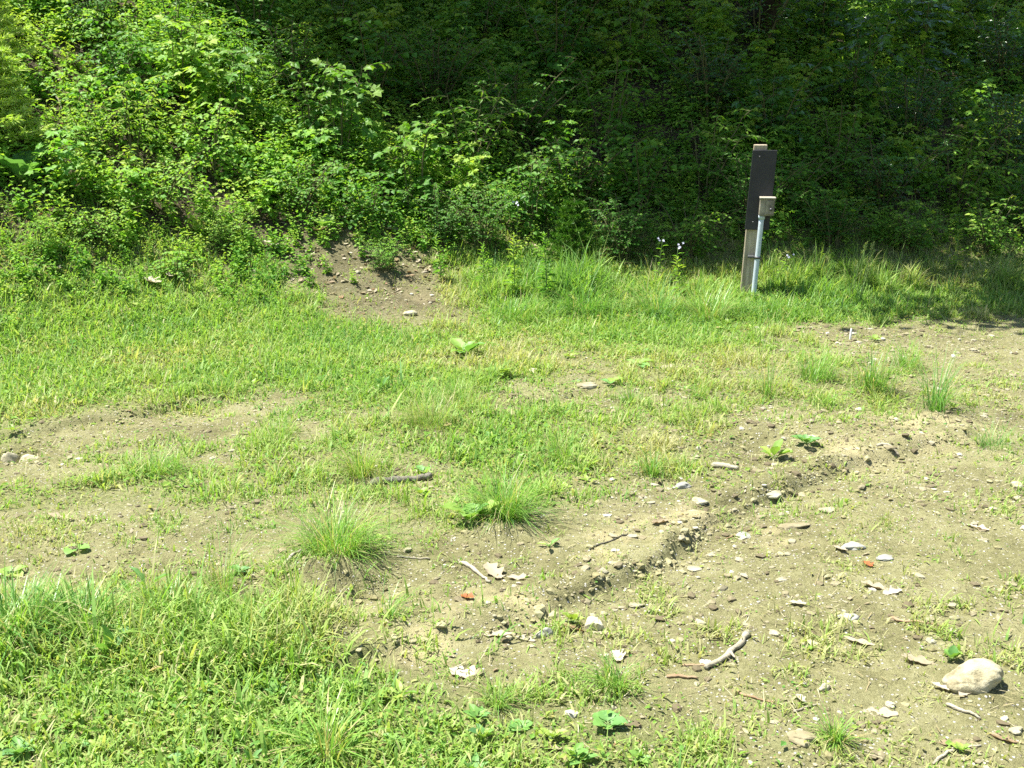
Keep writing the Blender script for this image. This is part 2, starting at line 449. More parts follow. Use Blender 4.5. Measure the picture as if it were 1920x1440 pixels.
def ground_mat():
    m, t, out = nt('ground')
    tc = t.nodes.new('ShaderNodeTexCoord'); vec = tc.outputs['Object']
    n1 = noise(t, 1.6, 5, .6, vec); n2 = noise(t, 9., 6, .7, vec); n3 = noise(t, 60., 5, .75, vec); n4 = noise(t, 240., 3, .7, vec)
    s = math_(t, 'ADD', math_(t, 'MULTIPLY', n1.outputs['Fac'], .35), math_(t, 'MULTIPLY', n2.outputs['Fac'], .3))
    s = math_(t, 'ADD', s, math_(t, 'MULTIPLY', n3.outputs['Fac'], .35))
    s = math_(t, 'ADD', s, math_(t, 'MULTIPLY', math_(t, 'SUBTRACT', n4.outputs['Fac'], .5), .30))
    dirt = ramp(t, [(.34, (.08, .073, .034)), (.44, (.163, .155, .069)), (.53, (.237, .225, .107)), (.62, (.298, .286, .153)), (.73, (.38, .362, .24))], s)
    # paler sandy spots and grit
    vo = t.nodes.new('ShaderNodeTexVoronoi'); vo.inputs['Scale'].default_value = 85.; t.links.new(vec, vo.inputs['Vector'])
    vf = ramp(t, [(.0, (1, 1, 1)), (.28, (1, 1, 1)), (.4, (0, 0, 0))], vo.outputs['Distance'])
    sep = t.nodes.new('ShaderNodeSeparateColor'); t.links.new(vo.outputs['Color'], sep.inputs[0])
    pick = math_(t, 'GREATER_THAN', sep.outputs[0], .74)
    gf = math_(t, 'MULTIPLY', vf.outputs[0], pick)
    gcol = ramp(t, [(0, (.20, .17, .11)), (.5, (.40, .37, .28)), (1, (.60, .58, .52))], sep.outputs[1])
    dirt_c = mixc(t, gf, dirt.outputs[0], gcol.outputs[0])
    # sandy hue
    sandy = attr(t, 'sandy')
    dirt_c = mixc(t, math_(t, 'MULTIPLY', sandy.outputs['Fac'], .85), dirt_c, (.42, .365, .20))
    # thatch and moss between the grass
    g = attr(t, 'grassy')
    gm = math_(t, 'ADD', g.outputs['Fac'], math_(t, 'MULTIPLY', math_(t, 'SUBTRACT', n2.outputs['Fac'], .5), .9))
    gm = ramp(t, [(.25, (0, 0, 0)), (.75, (1, 1, 1))], gm)
    th = ramp(t, [(.3, (.08, .10, .03)), (.5, (.15, .18, .055)), (.7, (.26, .25, .12))], n3.outputs['Fac'])
    c = mixc(t, math_(t, 'MULTIPLY', gm.outputs[0], .8), dirt_c, th.outputs[0])
    # woodland litter on the bank
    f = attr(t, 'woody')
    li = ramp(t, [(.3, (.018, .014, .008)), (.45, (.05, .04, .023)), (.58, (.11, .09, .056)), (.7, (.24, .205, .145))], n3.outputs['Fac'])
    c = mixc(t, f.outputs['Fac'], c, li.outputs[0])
    p = t.nodes.new('ShaderNodeBsdfPrincipled'); t.links.new(c, p.inputs['Base Color'])
    p.inputs['Roughness'].default_value = .95; p.inputs['Specular IOR Level'].default_value = .12
    h = math_(t, 'ADD', math_(t, 'MULTIPLY', n3.outputs['Fac'], 1.), math_(t, 'MULTIPLY', n4.outputs['Fac'], .45))
    h = math_(t, 'ADD', h, math_(t, 'MULTIPLY', gf, .35))
    b = t.nodes.new('ShaderNodeBump'); b.inputs['Strength'].default_value = .9; b.inputs['Distance'].default_value = .014
    t.links.new(h, b.inputs['Height']); t.links.new(b.outputs[0], p.inputs['Normal'])
    t.links.new(p.outputs[0], out.inputs['Surface'])
    return m

# ------------------------------------------------------------------ ground sheet
def grow(start, step, end, k=1.35):
    out = []; x = start
    while x < end:
        x += step; step *= k; out.append(x)
    return np.array(out)

xs = np.concatenate([-grow(6.0, .06, 160)[::-1], np.arange(-6, 8, .017), 8 + (grow(0, .06, 160))])
ys = np.concatenate([1.6 - grow(0, .05, 90)[::-1], np.arange(1.6, 4.6, .0105), np.arange(4.6, 9.2, .021), np.arange(9.2, 14.5, .05), 14.5 + grow(0, .08, 160)])
X, Y = np.meshgrid(xs, ys)
Z = H(X, Y)
nx, ny = len(xs), len(ys)
idx = np.arange(nx * ny).reshape(ny, nx)
Q = np.stack([idx[:-1, :-1], idx[:-1, 1:], idx[1:, 1:], idx[1:, :-1]], -1).reshape(-1, 4)
ga = Acc(); ga.add(np.stack([X, Y, Z], -1).reshape(-1, 3), None, Q, .5)
# coarse lattice of the green value, then bilinear
gx = np.linspace(-7, 9, 161); gy = np.linspace(1, 15, 281)
GX, GY = np.meshgrid(gx, gy)
GG = green(GX.ravel(), GY.ravel()).reshape(GX.shape)
def green_fast(x, y):
    u = np.clip((np.asarray(x) + 7) / .1, 0, 159.999); v = np.clip((np.asarray(y) - 1) / .05, 0, 279.999)
    i = u.astype(int); j = v.astype(int); u = u - i; v = v - j
    return (GG[j, i] * (1 - u) + GG[j, i + 1] * u) * (1 - v) + (GG[j + 1, i] * (1 - u) + GG[j + 1, i + 1] * u) * v
def bare(x, y):
    w = .6 * (fbm(x * 3, y * 3, 88, 3) - .5)
    w2 = .25 * (fbm(x * 9, y * 9, 89, 3) - .5)
    a = np.exp(-(((x - BARE[0] + w + w2) / .58) ** 2 + ((y - BARE[1] + w2) / .75) ** 2) ** 1.5)
    b = np.exp(-(((x - BARE2[0] + w2 + w) / .42) ** 2 + ((y - BARE2[1] - w2) / .55) ** 2) ** 1.5)
    return np.maximum(a, b)
# trodden gaps in the turf
_gap = .02 * (GY > 4.4) * (GY < 7.6) + .22 * sstep(.52, .74, fbm(GX * 2.3, GY * 2.3, 301, 3)) * (GY > 3.4) 
GG = np.clip(GG + .08 * (GY > 4.0) * (GY < 6.8) * (GX < 1.2) - _gap * np.where(GY > 6.8, .55, 1), 0, 1)
grassy = green_fast(X, Y)
_bp = bare(X, Y)
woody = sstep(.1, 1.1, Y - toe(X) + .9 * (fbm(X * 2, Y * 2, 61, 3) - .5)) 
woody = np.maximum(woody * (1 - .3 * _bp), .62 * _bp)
sandy = np.zeros_like(X)
for (a, b, r) in [(790, 1205, .10), (1180, 1010, .16), (1240, 990, .12), (1740, 800, .25), (1700, 815, .2), (1080, 1045, .1), (780, 560, .15), (880, 1130, .12), (1450, 1000, .1), (1120, 1030, .14), (1300, 970, .1), (960, 1140, .12), (1600, 850, .16)]:
    c = at(a, b)
    sandy = np.maximum(sandy, np.exp(-(((X - c[0]) ** 2 + (Y - c[1]) ** 2) / r ** 2)))
sandy = sandy * sstep(.3, .6, fbm(X * 9, Y * 9, 71, 3))
M['ground'] = ground_mat()
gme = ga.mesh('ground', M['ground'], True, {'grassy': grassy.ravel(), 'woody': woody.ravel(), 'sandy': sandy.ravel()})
tag(link('ground', gme), 'dirt and grass clearing rising into a wooded bank', 'ground', kind='structure')

# ------------------------------------------------------------------ scatter helper
def scatter(n, x0, x1, y0, y1, rng):
    return rng.uniform(x0, x1, n), rng.uniform(y0, y1, n)

def in_view(x, y, margin=.35):
    """roughly the part of the ground a camera standing here or a step aside sees"""
    return np.abs(x) < y * .50 + .5 + margin

# ------------------------------------------------------------------ grass
rng = np.random.default_rng(11)
ac = Acc()
for (n, y0, y1, Ls, Ws) in [(430000, 1.75, 4.0, 1.0, .0034), (620000, 4.0, 9.2, 1., .0048), (170000, 8.2, 11.6, 1.15, .006)]:
    x, y = scatter(n, -5.6, 6.8, y0, y1, rng)
    k = in_view(x, y); x = x[k]; y = y[k]
    g = green_fast(x, y)
    pn = fbm(x * 1.7, y * 1.7, 101, 3); pm = fbm(x * 6, y * 6, 102, 2); pc = fbm(x * 16, y * 16, 103, 2)
    d = np.clip(g + 1.3 * (pm - .5) * (1.15 - g) + .9 * (pc - .5) * (1.3 - g), 0, 1) ** 1.5
    wood = y - toe(x)
    d = d * np.where(wood > np.where(x > .2, -.15, .3), .4, 1) * np.where(wood > 1., .3, 1)
    d = d * (1 - .8 * bare(x, y)) * np.where(y < 2.8, .6 + .4 * sstep(.4, .6, pm), 1.)
    k = rng.random(len(x)) < d
    k2 = k; x = x[k]; y = y[k]; g = g[k]; pn = pn[k]; pc = pc[k]; wood = wood[k]; n = len(x)
    lush = np.clip((g - .45) * 2, 0, 1)
    # long fringe along the foot of the bank, wispy grass in the middle strip
    fringe = np.exp(-((wood + .6) / .4) ** 2) * sstep(-.9, .4, x)
    L = (.026 + .05 * np.exp(-((g - .5) / .18) ** 2) * sstep(.45, .7, pm[k2]) + .034 * lush + .15 * fringe * sstep(.42, .75, .5 * pn + .5 * pm[k2]) + .02 * (pn - .4)) * rng.lognormal(0, .35, n) * Ls
    near = y < 3.6
    L = L * (1 + .7 * np.exp(-((y - 2.98) / .22) ** 2)) * np.where(y < 2.75, .75, 1.)
    P = np.stack([x, y, H(x, y) - .004], -1)
    tint = np.clip(.42 + .9 * (pn - .5) + rng.normal(0, .17, n) - .22 * (1 - lush) + .12 * (pc - .5), .0, 1)
    tint = np.where(rng.random(n) < .05 + .05 * (1 - lush), rng.uniform(0, .1, n), tint)
    blades(ac, P, rng.uniform(0, 2 * PI, n), np.abs(rng.normal(.15, .3, n)), np.abs(rng.normal(.5, .4, n)), L, Ws * rng.uniform(.6, 1.3, n) * (1 + .4 * lush) * np.where(rng.random(n) < .14, 2.2, 1.) * np.where(near, 1.25, 1.), tint)
print('grass blades', ac.n // 7)
tag(link('grass', ac.mesh('grass', M['grass'])), 'short grass growing over the clearing and up to the bank', 'grass', kind='stuff')

# ------------------------------------------------------------------ low ground cover of tiny leaves
rng = np.random.default_rng(12)
ac = Acc()
for (n, y0, y1, s) in [(150000, 1.75, 4.2, .9), (300000, 4.2, 9.8, 1.25)]:
    x, y = scatter(n, -5.4, 6.8, y0, y1, rng)
    k = in_view(x, y); x = x[k]; y = y[k]
    g = green_fast(x, y)
    pc = fbm(x * 9, y * 9, 113, 3)
    d = np.clip(.20 + .8 * g ** 1.3, 0, .85) * sstep(.42, .62, pc + .12 * g)
    d *= (1 - .85 * bare(x, y))
    k = rng.random(len(x)) < d
    x = x[k]; y = y[k]; n = len(x)
    a = rng.uniform(0, 2 * PI, n)
    A = np.stack([np.cos(a), np.sin(a), rng.uniform(-.2, .7, n)], -1)
    N = np.stack([rng.normal(0, .35, n), rng.normal(0, .35, n), np.ones(n)], -1)
    P = np.stack([x, y, H(x, y) + rng.uniform(.001, .045, n) * (.12 + g[k])], -1)
    L = rng.lognormal(math.log(.013), .4, n) * s * (.6 + .5 * np.clip(g[k], 0, 1))
    leaves(ac, P, A, N, L, L * rng.uniform(.4, .85, n), DIAM, np.clip(rng.normal(.42, .25, n), 0, 1))
tag(link('ground_cover', ac.mesh('ground_cover', M['cover'])), 'tiny creeping weeds between the grass and the bare dirt', 'ground cover', kind='stuff')

# broad leaved weeds mixed in the lawn nearest the viewer and on the far lawn
rng = np.random.default_rng(13)
ac = Acc()
def rosette(acc, p, nl, L, W, lift, rng, tmpl=OVATE, tint=.5):
    a = rng.uniform(0, 2 * PI) + np.arange(nl) * 2.4
    el = rng.uniform(lift * .5, lift * 1.4, nl)
    A = np.stack([np.cos(a) * np.cos(el), np.sin(a) * np.cos(el), np.sin(el)], -1)
    N = np.stack([-np.cos(a) * np.sin(el) , -np.sin(a) * np.sin(el), np.cos(el)], -1) + rng.normal(0, .2, (nl, 3))
    ln = L * rng.uniform(.6, 1.15, nl)
    leaves(acc, p + A * .008, A, N, ln, ln * W * rng.uniform(.8, 1.2, nl), tmpl, np.clip(rng.normal(tint, .18, nl), 0, 1))
x, y = scatter(9000, -5, 5.5, 1.8, 8.6, rng)
k = in_view(x, y); x = x[k]; y = y[k]
g = green_fast(x, y)
wt = np.where(y < 2.95, 1.25, .28) * np.clip(g - .25, 0, 1) * sstep(.35, .6, fbm(x * 3, y * 3, 121, 2))
k = rng.random(len(x)) < wt
for X0, Y0 in zip(x[k], y[k]):
    L = rng.uniform(.022, .055)
    rosette(ac, np.array([X0, Y0, float(H(X0, Y0)) + .005]), rng.integers(4, 9), L, rng.uniform(.3, .75), rng.uniform(.2, .9), rng, OVATE, rng.uniform(0, .65))
tag(link('lawn_weeds', ac.mesh('lawn_weeds', M['weed'])), 'mixed clover and dandelion leaves all through the grass', 'weeds', kind='stuff')

# ------------------------------------------------------------------ gravel, clods and litter
rng = np.random.default_rng(14)
IV, IT = icosphere(1)
def pebbles(acc, x, y, r, tint, rng, flat=.6, sink=.3):
    n = len(x); k = len(IV)
    V = IV[None] * (1 + rng.normal(0, .16, (n, k))[..., None])
    S = np.stack([r * rng.uniform(.8, 1.5, n), r * rng.uniform(.7, 1.1, n), r * flat * rng.uniform(.6, 1.2, n)], -1)
    V = V * S[:, None]
    a = rng.uniform(0, 2 * PI, n); c = np.cos(a)[:, None]; s = np.sin(a)[:, None]
    V = np.stack([V[..., 0] * c - V[..., 1] * s, V[..., 0] * s + V[..., 1] * c, V[..., 2]], -1)
    V += np.stack([x, y, H(x, y) + r * flat * (1 - 2 * sink) * .5], -1)[:, None]
    T = (IT[None] + (np.arange(n) * k)[:, None, None]).reshape(-1, 3)
    acc.add(V.reshape(-1, 3), T, None, np.repeat(tint, k))
ac = Acc()
x, y = scatter(230000, -4.6, 6, 1.8, 8.5, rng)
k = in_view(x, y); x = x[k]; y = y[k]
g = green_fast(x, y); cl = fbm(x * 2.2, y * 2.2, 131, 3)
d = np.clip(1.0 - 1.25 * g, .02, 1) * sstep(.3, .65, cl) * np.where(x > -.6 + .1 * y, 1., .35)
k = rng.random(len(x)) < d * .75
x = x[k]; y = y[k]; n = len(x)
r = np.clip(.0016 * rng.pareto(1.9, n) + .0015, 0, .015) * (1 + .07 * y)
pebbles(ac, x, y, r, np.clip(rng.normal(.42, .27, n), 0, 1), rng)
print('pebbles', n)
tag(link('gravel', ac.mesh('gravel', M['gravel'])), 'small pale pebbles strewn over the bare dirt', 'gravel', kind='stuff')

ac = Acc()
x, y = scatter(110000, -4.6, 6, 1.8, 8.8, rng)
g = green_fast(x, y)
dr, ar = seg_dist(x, y, RUT); de, ae = seg_dist(x, y, EDGE)
w = np.clip(1 - g, 0, 1) * .20 * sstep(.3, .7, fbm(x * 4, y * 4, 191, 3)) + 1.6 * np.exp(-((dr - .02) / .06) ** 2) + .5 * np.exp(-((de - .05) / .1) ** 2)
for c, r0, h in _M: w += .8 * np.exp(-((x - c[0]) ** 2 + (y - c[1]) ** 2) / (r0 * 1.4) ** 2)
k = (rng.random(len(x)) < w) & in_view(x, y); x = x[k]; y = y[k]; n = len(x)
pebbles(ac, x, y, np.clip(.0024 + .003 * rng.pareto(2.4, n), 0, .014), rng.uniform(.2, .8, n), rng, .75)
n = 900
u = rng.random(n) ** .9; sl = np.stack([np.interp(u, RUT_A, RUT[:, i]) for i in (0, 1)], -1)
off = rng.normal(.012, .022, n); sl = sl + np.stack([off * .45, -off * .9], -1) + rng.normal(0, .006, (n, 2))
kk = rng.random(n) < (.15 + .75 * sstep(.4, .7, vnoise(u * 40, u * 0, 205))) * np.interp(u, RUT_A, [.5, .5, .4, .4, .5, .8, .9, .9, 1, .8, .5, .4, .4, .4, .25, .1])
x = sl[kk, 0]; y = sl[kk, 1]; n = len(x)
pebbles(ac, x, y, np.clip(.0035 + .0045 * rng.pareto(2.0, n), 0, .018), rng.uniform(.3, .9, n), rng, .8, .3)
tag(link('soil_crumbs', ac.mesh('soil_crumbs', M['clod'])), 'crumbled soil along the rut and the turf edge', 'soil', kind='stuff')

rng = np.random.default_rng(16)
ac = Acc()
x, y = scatter(42000, -5, 6, 1.8, 9, rng)
g = green_fast(x, y)
k = (rng.random(len(x)) < .25 + .6 * sstep(.45, .7, fbm(x * 5, y * 5, 171, 3))) & in_view(x, y); x = x[k]; y = y[k]; n = len(x)
blades(ac, np.stack([x, y, H(x, y) + rng.uniform(.001, .012, n)], -1), rng.uniform(0, 6.28, n), rng.normal(1.5, .12, n), rng.normal(.0, .25, n), rng.lognormal(math.log(.028), .5, n), rng.uniform(.0012, .0034, n), rng.uniform(.3, 1, n))
tag(link('straw', ac.mesh('straw', M['straw'])), 'flattened dead grass straws over dirt and lawn', 'straw', kind='stuff')

def curled(acc, p, L, W, az, rng, curl=.9, nu=6, nv=5, tint=.6, lobes=True, tilt=.15):
    """a dry leaf: a lobed outline curled along its length"""
    u = np.linspace(0, 1, nu); v = np.linspace(-1, 1, nv)
    U, Vv = np.meshgrid(u, v, indexing='ij')
    wd = np.sin(PI * np.clip(U * .94 + .05, 0, 1)) ** .7
    if lobes: wd = wd * (.75 + .28 * np.cos(U * 5 * PI + rng.uniform(0, 1)))
    a = Vv * wd * curl
    X0 = np.sin(a) / max(curl, .05) * W / 2
    Z0 = (1 - np.cos(a)) / max(curl, .05) * W / 2 + L * .22 * curl * (U - .5) ** 2 + rng.normal(0, .012 * 1, U.shape) * L
    Y0 = (U - .5) * L
    t = rng.normal(0, tilt); r = rng.normal(0, tilt)
    P = np.stack([X0, Y0, Z0 + Y0 * math.sin(t) + X0 * math.sin(r)], -1).reshape(-1, 3)
    P[:, 2] -= P[:, 2].min()
    c, s = math.cos(az), math.sin(az)
    P = np.stack([P[:, 0] * c - P[:, 1] * s, P[:, 0] * s + P[:, 1] * c, P[:, 2]], -1) + p
    i = np.arange(nu * nv).reshape(nu, nv)
    Q = np.stack([i[:-1, :-1], i[:-1, 1:], i[1:, 1:], i[1:, :-1]], -1).reshape(-1, 4)
    acc.add(P, None, Q, tint)

rng = np.random.default_rng(15)
ac = Acc()
x, y = scatter(60000, -5.5, 7, 1.8, 13, rng)
g = green_fast(x, y); wd = y - toe(x); cl = fbm(x * 2.6, y * 2.6, 141, 3)
d = np.where(wd > -.2, .22 * sstep(.42, .62, cl) + .02, .03 * sstep(.45, .7, cl) + .003) + .5 * np.exp(-((wd + .1) / .5) ** 2) * sstep(.55, .7, cl) * (x < 0)
d = np.where(bare(x, y) > .1, 1.4 * sstep(.42, .7, cl) + .12 + .4 * sstep(.1, .5, y - BARE[1]), d)
k = (rng.random(len(x)) < d) & in_view(x, y); x = x[k]; y = y[k]; wd = wd[k]
for X0, Y0, w0 in zip(x, y, wd):
    big = rng.uniform(.018, .055) if w0 > -.2 else rng.uniform(.008, .03)
    curled(ac, np.array([X0, Y0, float(H(X0, Y0)) + .002]), big, big * rng.uniform(.35, .8), rng.uniform(0, 6.3), rng, rng.uniform(.2, 1.2), 4, 3, rng.uniform(.2, .95), False, .3)
print('litter', len(x))
tag(link('leaf_litter', ac.mesh('leaf_litter', M['dead'])), 'scraps of pale dry leaves on the bank and the dirt', 'leaf litter', kind='stuff')

# ------------------------------------------------------------------ named stones
def stone(px, py, wpx, mat, label, hr=.55, el=.7, az=None, group='stones lying on the dirt', cat='stone', name='stone', seed=None, sink=.42, sub=4, rough=.14):
    p = at(px, py); s = mpp(p) * wpx / 2
    rng = np.random.default_rng(int(px * 7 + py) if seed is None else seed)
    V, T = icosphere(sub)
    o3 = rng.uniform(-9, 9, 3)
    def n3(v, f, sd):
        return (vnoise(v[:, 0] * f + o3[0], v[:, 1] * f + v[:, 2] * f * .7 + o3[1], sd) + vnoise(v[:, 1] * f + o3[1], v[:, 2] * f + v[:, 0] * f * .6 + o3[2], sd + 1)) / 2 - .5
    r = 1 + 1.1 * n3(V, 1.1, 3) + .35 * n3(V, 2.6, 5) + rough * n3(V, 6, 7)
    V = V * r[:, None]
    for _ in range(5):            # a few flat broken faces
        d = nrm(rng.normal(0, 1, 3)); lim = rng.uniform(.75, .95)
        dd = V @ d
        V = V - np.clip(dd - lim, 0, 9)[:, None] * d * .85
    V = V * np.array([s, s * el, s * hr])
    a = rng.uniform(-.5, .5) if az is None else az
    c, sn = math.cos(a), math.sin(a)
    V = np.stack([V[:, 0] * c - V[:, 1] * sn, V[:, 0] * sn + V[:, 1] * c, V[:, 2]], -1)
    hz = V[:, 2].max() - V[:, 2].min()
    V[:, 2] += -V[:, 2].min() - hz * sink
    a_ = Acc(); a_.add(V, T, None, .5)
    o = link(name, a_.mesh(name, M[mat], True), None, (p[0], p[1], float(H(p[0], p[1]))))
    return tag(o, label, cat, group)

def boulder():
    # an oblong cobble, thick at its far upper end, leaning slightly
    p = at(1828, 1288); s = mpp(p)
    V, T = icosphere(5)
    r = 1 + .5 * (fbm(V[:, 0] * 1.2 + V[:, 2] + 4, V[:, 1] * 1.3 + 8, 9, 3) - .5)
    V = np.sign(V) * np.abs(V) ** .88 * r[:, None]
    V[:, 2] *= .92 + .18 * V[:, 0]
    V = V * np.array([54, 32, 27]) * s
    V[:, 2] -= 3.0 * s * (np.exp(-((V[:, 0] / s + 5) / 14) ** 2) * np.exp(-((V[:, 1] / s + 26) / 16) ** 2)) * 3
    t = R(-10); c, sn = math.cos(t), math.sin(t)
    V = np.stack([V[:, 0] * c + V[:, 2] * sn, V[:, 1], -V[:, 0] * sn + V[:, 2] * c], -1)
    a = R(12); c, sn = math.cos(a), math.sin(a)
    V = np.stack([V[:, 0] * c - V[:, 1] * sn, V[:, 0] * sn + V[:, 1] * c, V[:, 2]], -1)
    V[:, 2] += -V[:, 2].min() - .020
    a_ = Acc(); a_.add(V, T, None, .5)
    o = link('stone', a_.mesh('stone', M['white_stone'], True), None, (p[0], p[1], float(H(p[0], p[1]))))
    tag(o, 'large smooth white oblong stone, the biggest lying on the dirt', 'stone', 'stones lying on the dirt')
boulder()
STONES = [
    (1590, 1158, 42, 'grey_stone', 'rounded bluish grey stone at the end of the thin bent stick', .35, .8),
    (1602, 1026, 40, 'grey_stone', 'bluish white stone just above the small orange leaf', .4, .7),
    (1488, 981, 56, 'tan_stone', 'long flat tan slab with a dark shaded edge', .2, .45),
    (1395, 996, 32, 'grey_stone', 'flat blue grey stone below the rut, near the flat tan slab', .3, .7),
    (1312, 947, 32, 'pale_stone', 'pale flat stone beside the rut, above its sharp bend', .4, .7),
    (1282, 911, 34, 'grey_stone', 'grey lump of stone at the grass edge above the rut', .5, .7),
    (1553, 949, 30, 'pale_stone', 'pale oval stone below the dark crumbled hole in the track', .4, .75),
    (1906, 909, 24, 'white_stone', 'round white stone by itself far up the bare dirt', .8, .9),
    (1112, 1166, 34, 'white_stone', 'round white stone sitting among brown dead leaves', .8, .9),
    (1022, 1177, 34, 'grey_stone', 'jagged grey and white stone beside the tiny rut seedlings', .7, .6),
    (1518, 1206, 34, 'white_stone', 'pale yellow flat stone beyond the driftwood branch', .35, .7),
    (1451, 1191, 20, 'white_stone', 'small bright white stone between driftwood and yellow flat stone', .6, .8),
    (1747, 1200, 18, 'pale_stone', 'small pale stone below the thin bent stick', .6, .8),
    (1500, 1400, 50, 'tan_stone', 'half buried dun stone near the bright green tuft', .4, .75),
    (1885, 1346, 18, 'white_stone', 'small white stone below the big white oblong one', .7, .8),
    (1546, 1290, 24, 'white_stone', 'white chip of stone standing on edge in the open dirt', .8, .5),
    (1657, 1362, 17, 'tan_stone', 'small round tan stone below the white angular one', .7, .9),
    (1669, 1322, 20, 'white_stone', 'small angular white stone beside brown scraps of leaf', .7, .8),
    (765, 590, 28, 'white_stone', 'pale stone on the bare dirt patch of the bank', .5, .7),
    (1000, 697, 24, 'white_stone', 'white stone at the foot of the long grass', .6, .8),
    (1104, 724, 46, 'pale_stone', 'flat pale stone by the cut edge of the turf', .25, .6),
    (1660, 1047, 36, 'grey_stone', 'pale grey slab tilted in the dirt beside the orange leaf', .3, .5),
    (1466, 1081, 28, 'pale_stone', 'flat pale stone alone on open dirt below the rut', .3, .7),
    (1334, 1032, 22, 'pale_stone', 'pale chip of stone just below the bend of the rut', .5, .7),
    (1300, 1056, 28, 'pale_stone', 'low flat chip of stone in the mouth of the rut', .3, .6),
    (14, 836, 34, 'pale_stone', 'upright pale rock in the dark hole under the turf edge', 1.3, .7),
    (58, 836, 52, 'white_stone', 'white rock slanting out of the hole under the turf edge', .55, .5),
    (1192, 1128, 30, 'pale_stone', 'flat whitish stone close below the rut beside a leaf scrap', .3, .7),
    (1845, 1012, 20, 'pale_stone', 'little pale stone beneath the crumpled white leaf', .5, .8),
    (1450, 925, 30, 'pale_stone', 'pale flat stone on the upper lip of the long rut', .35, .7),
    (1905, 1372, 26, 'pale_stone', 'pale stone near the tan curled leaf, by the picture edge', .5, .8),
    (1255, 690, 36, 'pale_stone', 'flat pale stone among weeds before the long grass', .25, .6),
    (1130, 1085, 20, 'pale_stone', 'rounded pale stone perched on the rut ridge', .8, .9),
]
for s_ in STONES:
    stone(s_[0], s_[1], s_[2], s_[3], s_[4], s_[5], s_[6])

# ------------------------------------------------------------------ sticks
def stick(px0, py0, px1, py1, wpx, mat, label, name='stick', seed=1, bow=.06, lift=.0, fork=False, taper=.5):
    a = at(px0, py0); b = at(px1, py1); rng = np.random.default_rng(seed + int(px0))
    n = 14; t = np.linspace(0, 1, n)
    mid = (a + b) / 2; L = float(np.linalg.norm(b - a)); r = mpp(mid) * wpx / 2
    dirv = (b - a) / L; side = np.array([-dirv[1], dirv[0], 0])
    pts = a[None] + (b - a)[None] * t[:, None]
    pts = pts + side[None] * (np.sin(t * PI) * bow * L + rng.normal(0, .008, n) * L)[:, None]
    pts[:, 2] = H(pts[:, 0], pts[:, 1]) + r * .75 + lift * np.sin(t * PI) * L
    rad = r * (1 - taper * t) * (1 + rng.normal(0, .09, n))
    rad[0] *= .6
    o_ = pts[0].copy()
    A = Acc(); tube(A, pts - o_, rad, 9)
    if fork:
        q = pts[7]; d2 = dirv * .5 + side * .5
        f = np.stack([q + d2 * L * .3 * u + np.array([0, 0, .01 * u]) for u in np.linspace(0, 1, 6)])
        tube(A, f - o_, r * np.linspace(.6, .2, 6), 7)
    o = link(name, A.mesh(name, M[mat], True), None, o_)
    return tag(o, label, 'stick', 'sticks lying on the ground')
stick(1402, 1190, 1322, 1252, 13, 'drift', 'thick grey driftwood branch, bare and split', taper=.35, bow=.07, fork=True)
stick(1668, 1158, 1766, 1177, 7, 'brown_wood', 'thin bent brown stick beside the bluish grey stone', bow=-.08, lift=.05)
stick(1774, 1322, 1838, 1349, 9, 'drift', 'pale straight stick below the big white stone', bow=.02)
stick(1374, 1295, 1452, 1322, 7, 'brown_wood', 'reddish brown stick below the driftwood branch', bow=-.03)
stick(1488, 1338, 1532, 1323, 6, 'drift', 'short pale stick next to a white dead leaf on the dirt', bow=.05)
stick(864, 1057, 918, 1096, 9, 'drift', 'pale split stick pointing at the large pink dead leaf', bow=.03)
stick(694, 913, 808, 896, 16, 'rotten_wood', 'dark rotten log half hidden behind the two big grass tufts', bow=.03, taper=.2)
stick(744, 1044, 806, 1050, 5, 'drift', 'thin bleached twig in front of the bare patch by the large tuft', bow=.02)
stick(1642, 846, 1686, 853, 7, 'drift', 'pale stick lying across the upper end of the track', bow=.06)
stick(1334, 875, 1384, 882, 12, 'drift', 'short pale piece of wood at the edge of the grass', bow=.02, taper=.3)
stick(1250, 1264, 1308, 1270, 8, 'brown_wood', 'pinkish splinter of wood near the tip of the driftwood', bow=.04)
stick(1750, 1428, 1838, 1402, 7, 'drift', 'crooked pale stick near the bottom edge, below the small seedling', bow=.1)
stick(536, 1084, 586, 1042, 7, 'drift', 'thin pale twig leaning at the foot of the soil mound', bow=.02, lift=.12)
stick(1105, 1032, 1178, 1000, 4, 'rotten_wood', 'thin dark twig pressed into the sandy soil', bow=.02)
stick(1362, 1000, 1408, 984, 4, 'brown_wood', 'short dark twig beside the flat blue grey stone', bow=.05)
stick(1280, 1242, 1335, 1248, 5, 'brown_wood', 'thin tan twig just above the pinkish splinter', bow=.05)
stick(92, 178, 118, 212, 5, 'drift', 'thin bare branch leaning under the feathery pine', bow=.02, lift=.2)

# ------------------------------------------------------------------ dead leaves
def dead_leaf(px, py, wpx, tint, label, curl=.9, az=0., ratio=.6, n=1, spread=.5, name='dead_leaf'):
    p = at(px, py); s = mpp(p) * wpx; rng = np.random.default_rng(int(px + 3 * py))
    A = Acc()
    for i in range(n):
        o_ = np.array([rng.uniform(-1, 1) * spread * s * (n > 1), rng.uniform(-.5, .5) * spread * s * (n > 1), .002 + .006 * i])
        curled(A, o_, s * rng.uniform(.8, 1.1), s * ratio, az + rng.normal(0, .5) * (n > 1), rng, curl, 14, 9, np.clip(tint + rng.normal(0, .04), 0, 1), True, .1)
    o = link(name, A.mesh(name, M['dead'], True), None, (p[0], p[1], float(H(p[0], p[1])) + (.045 if py < 560 and px < 400 else .03 if py < 480 else .006 if wpx < 40 else -.002)))
    return tag(o, label, 'dead leaf', 'dead leaves on the ground')
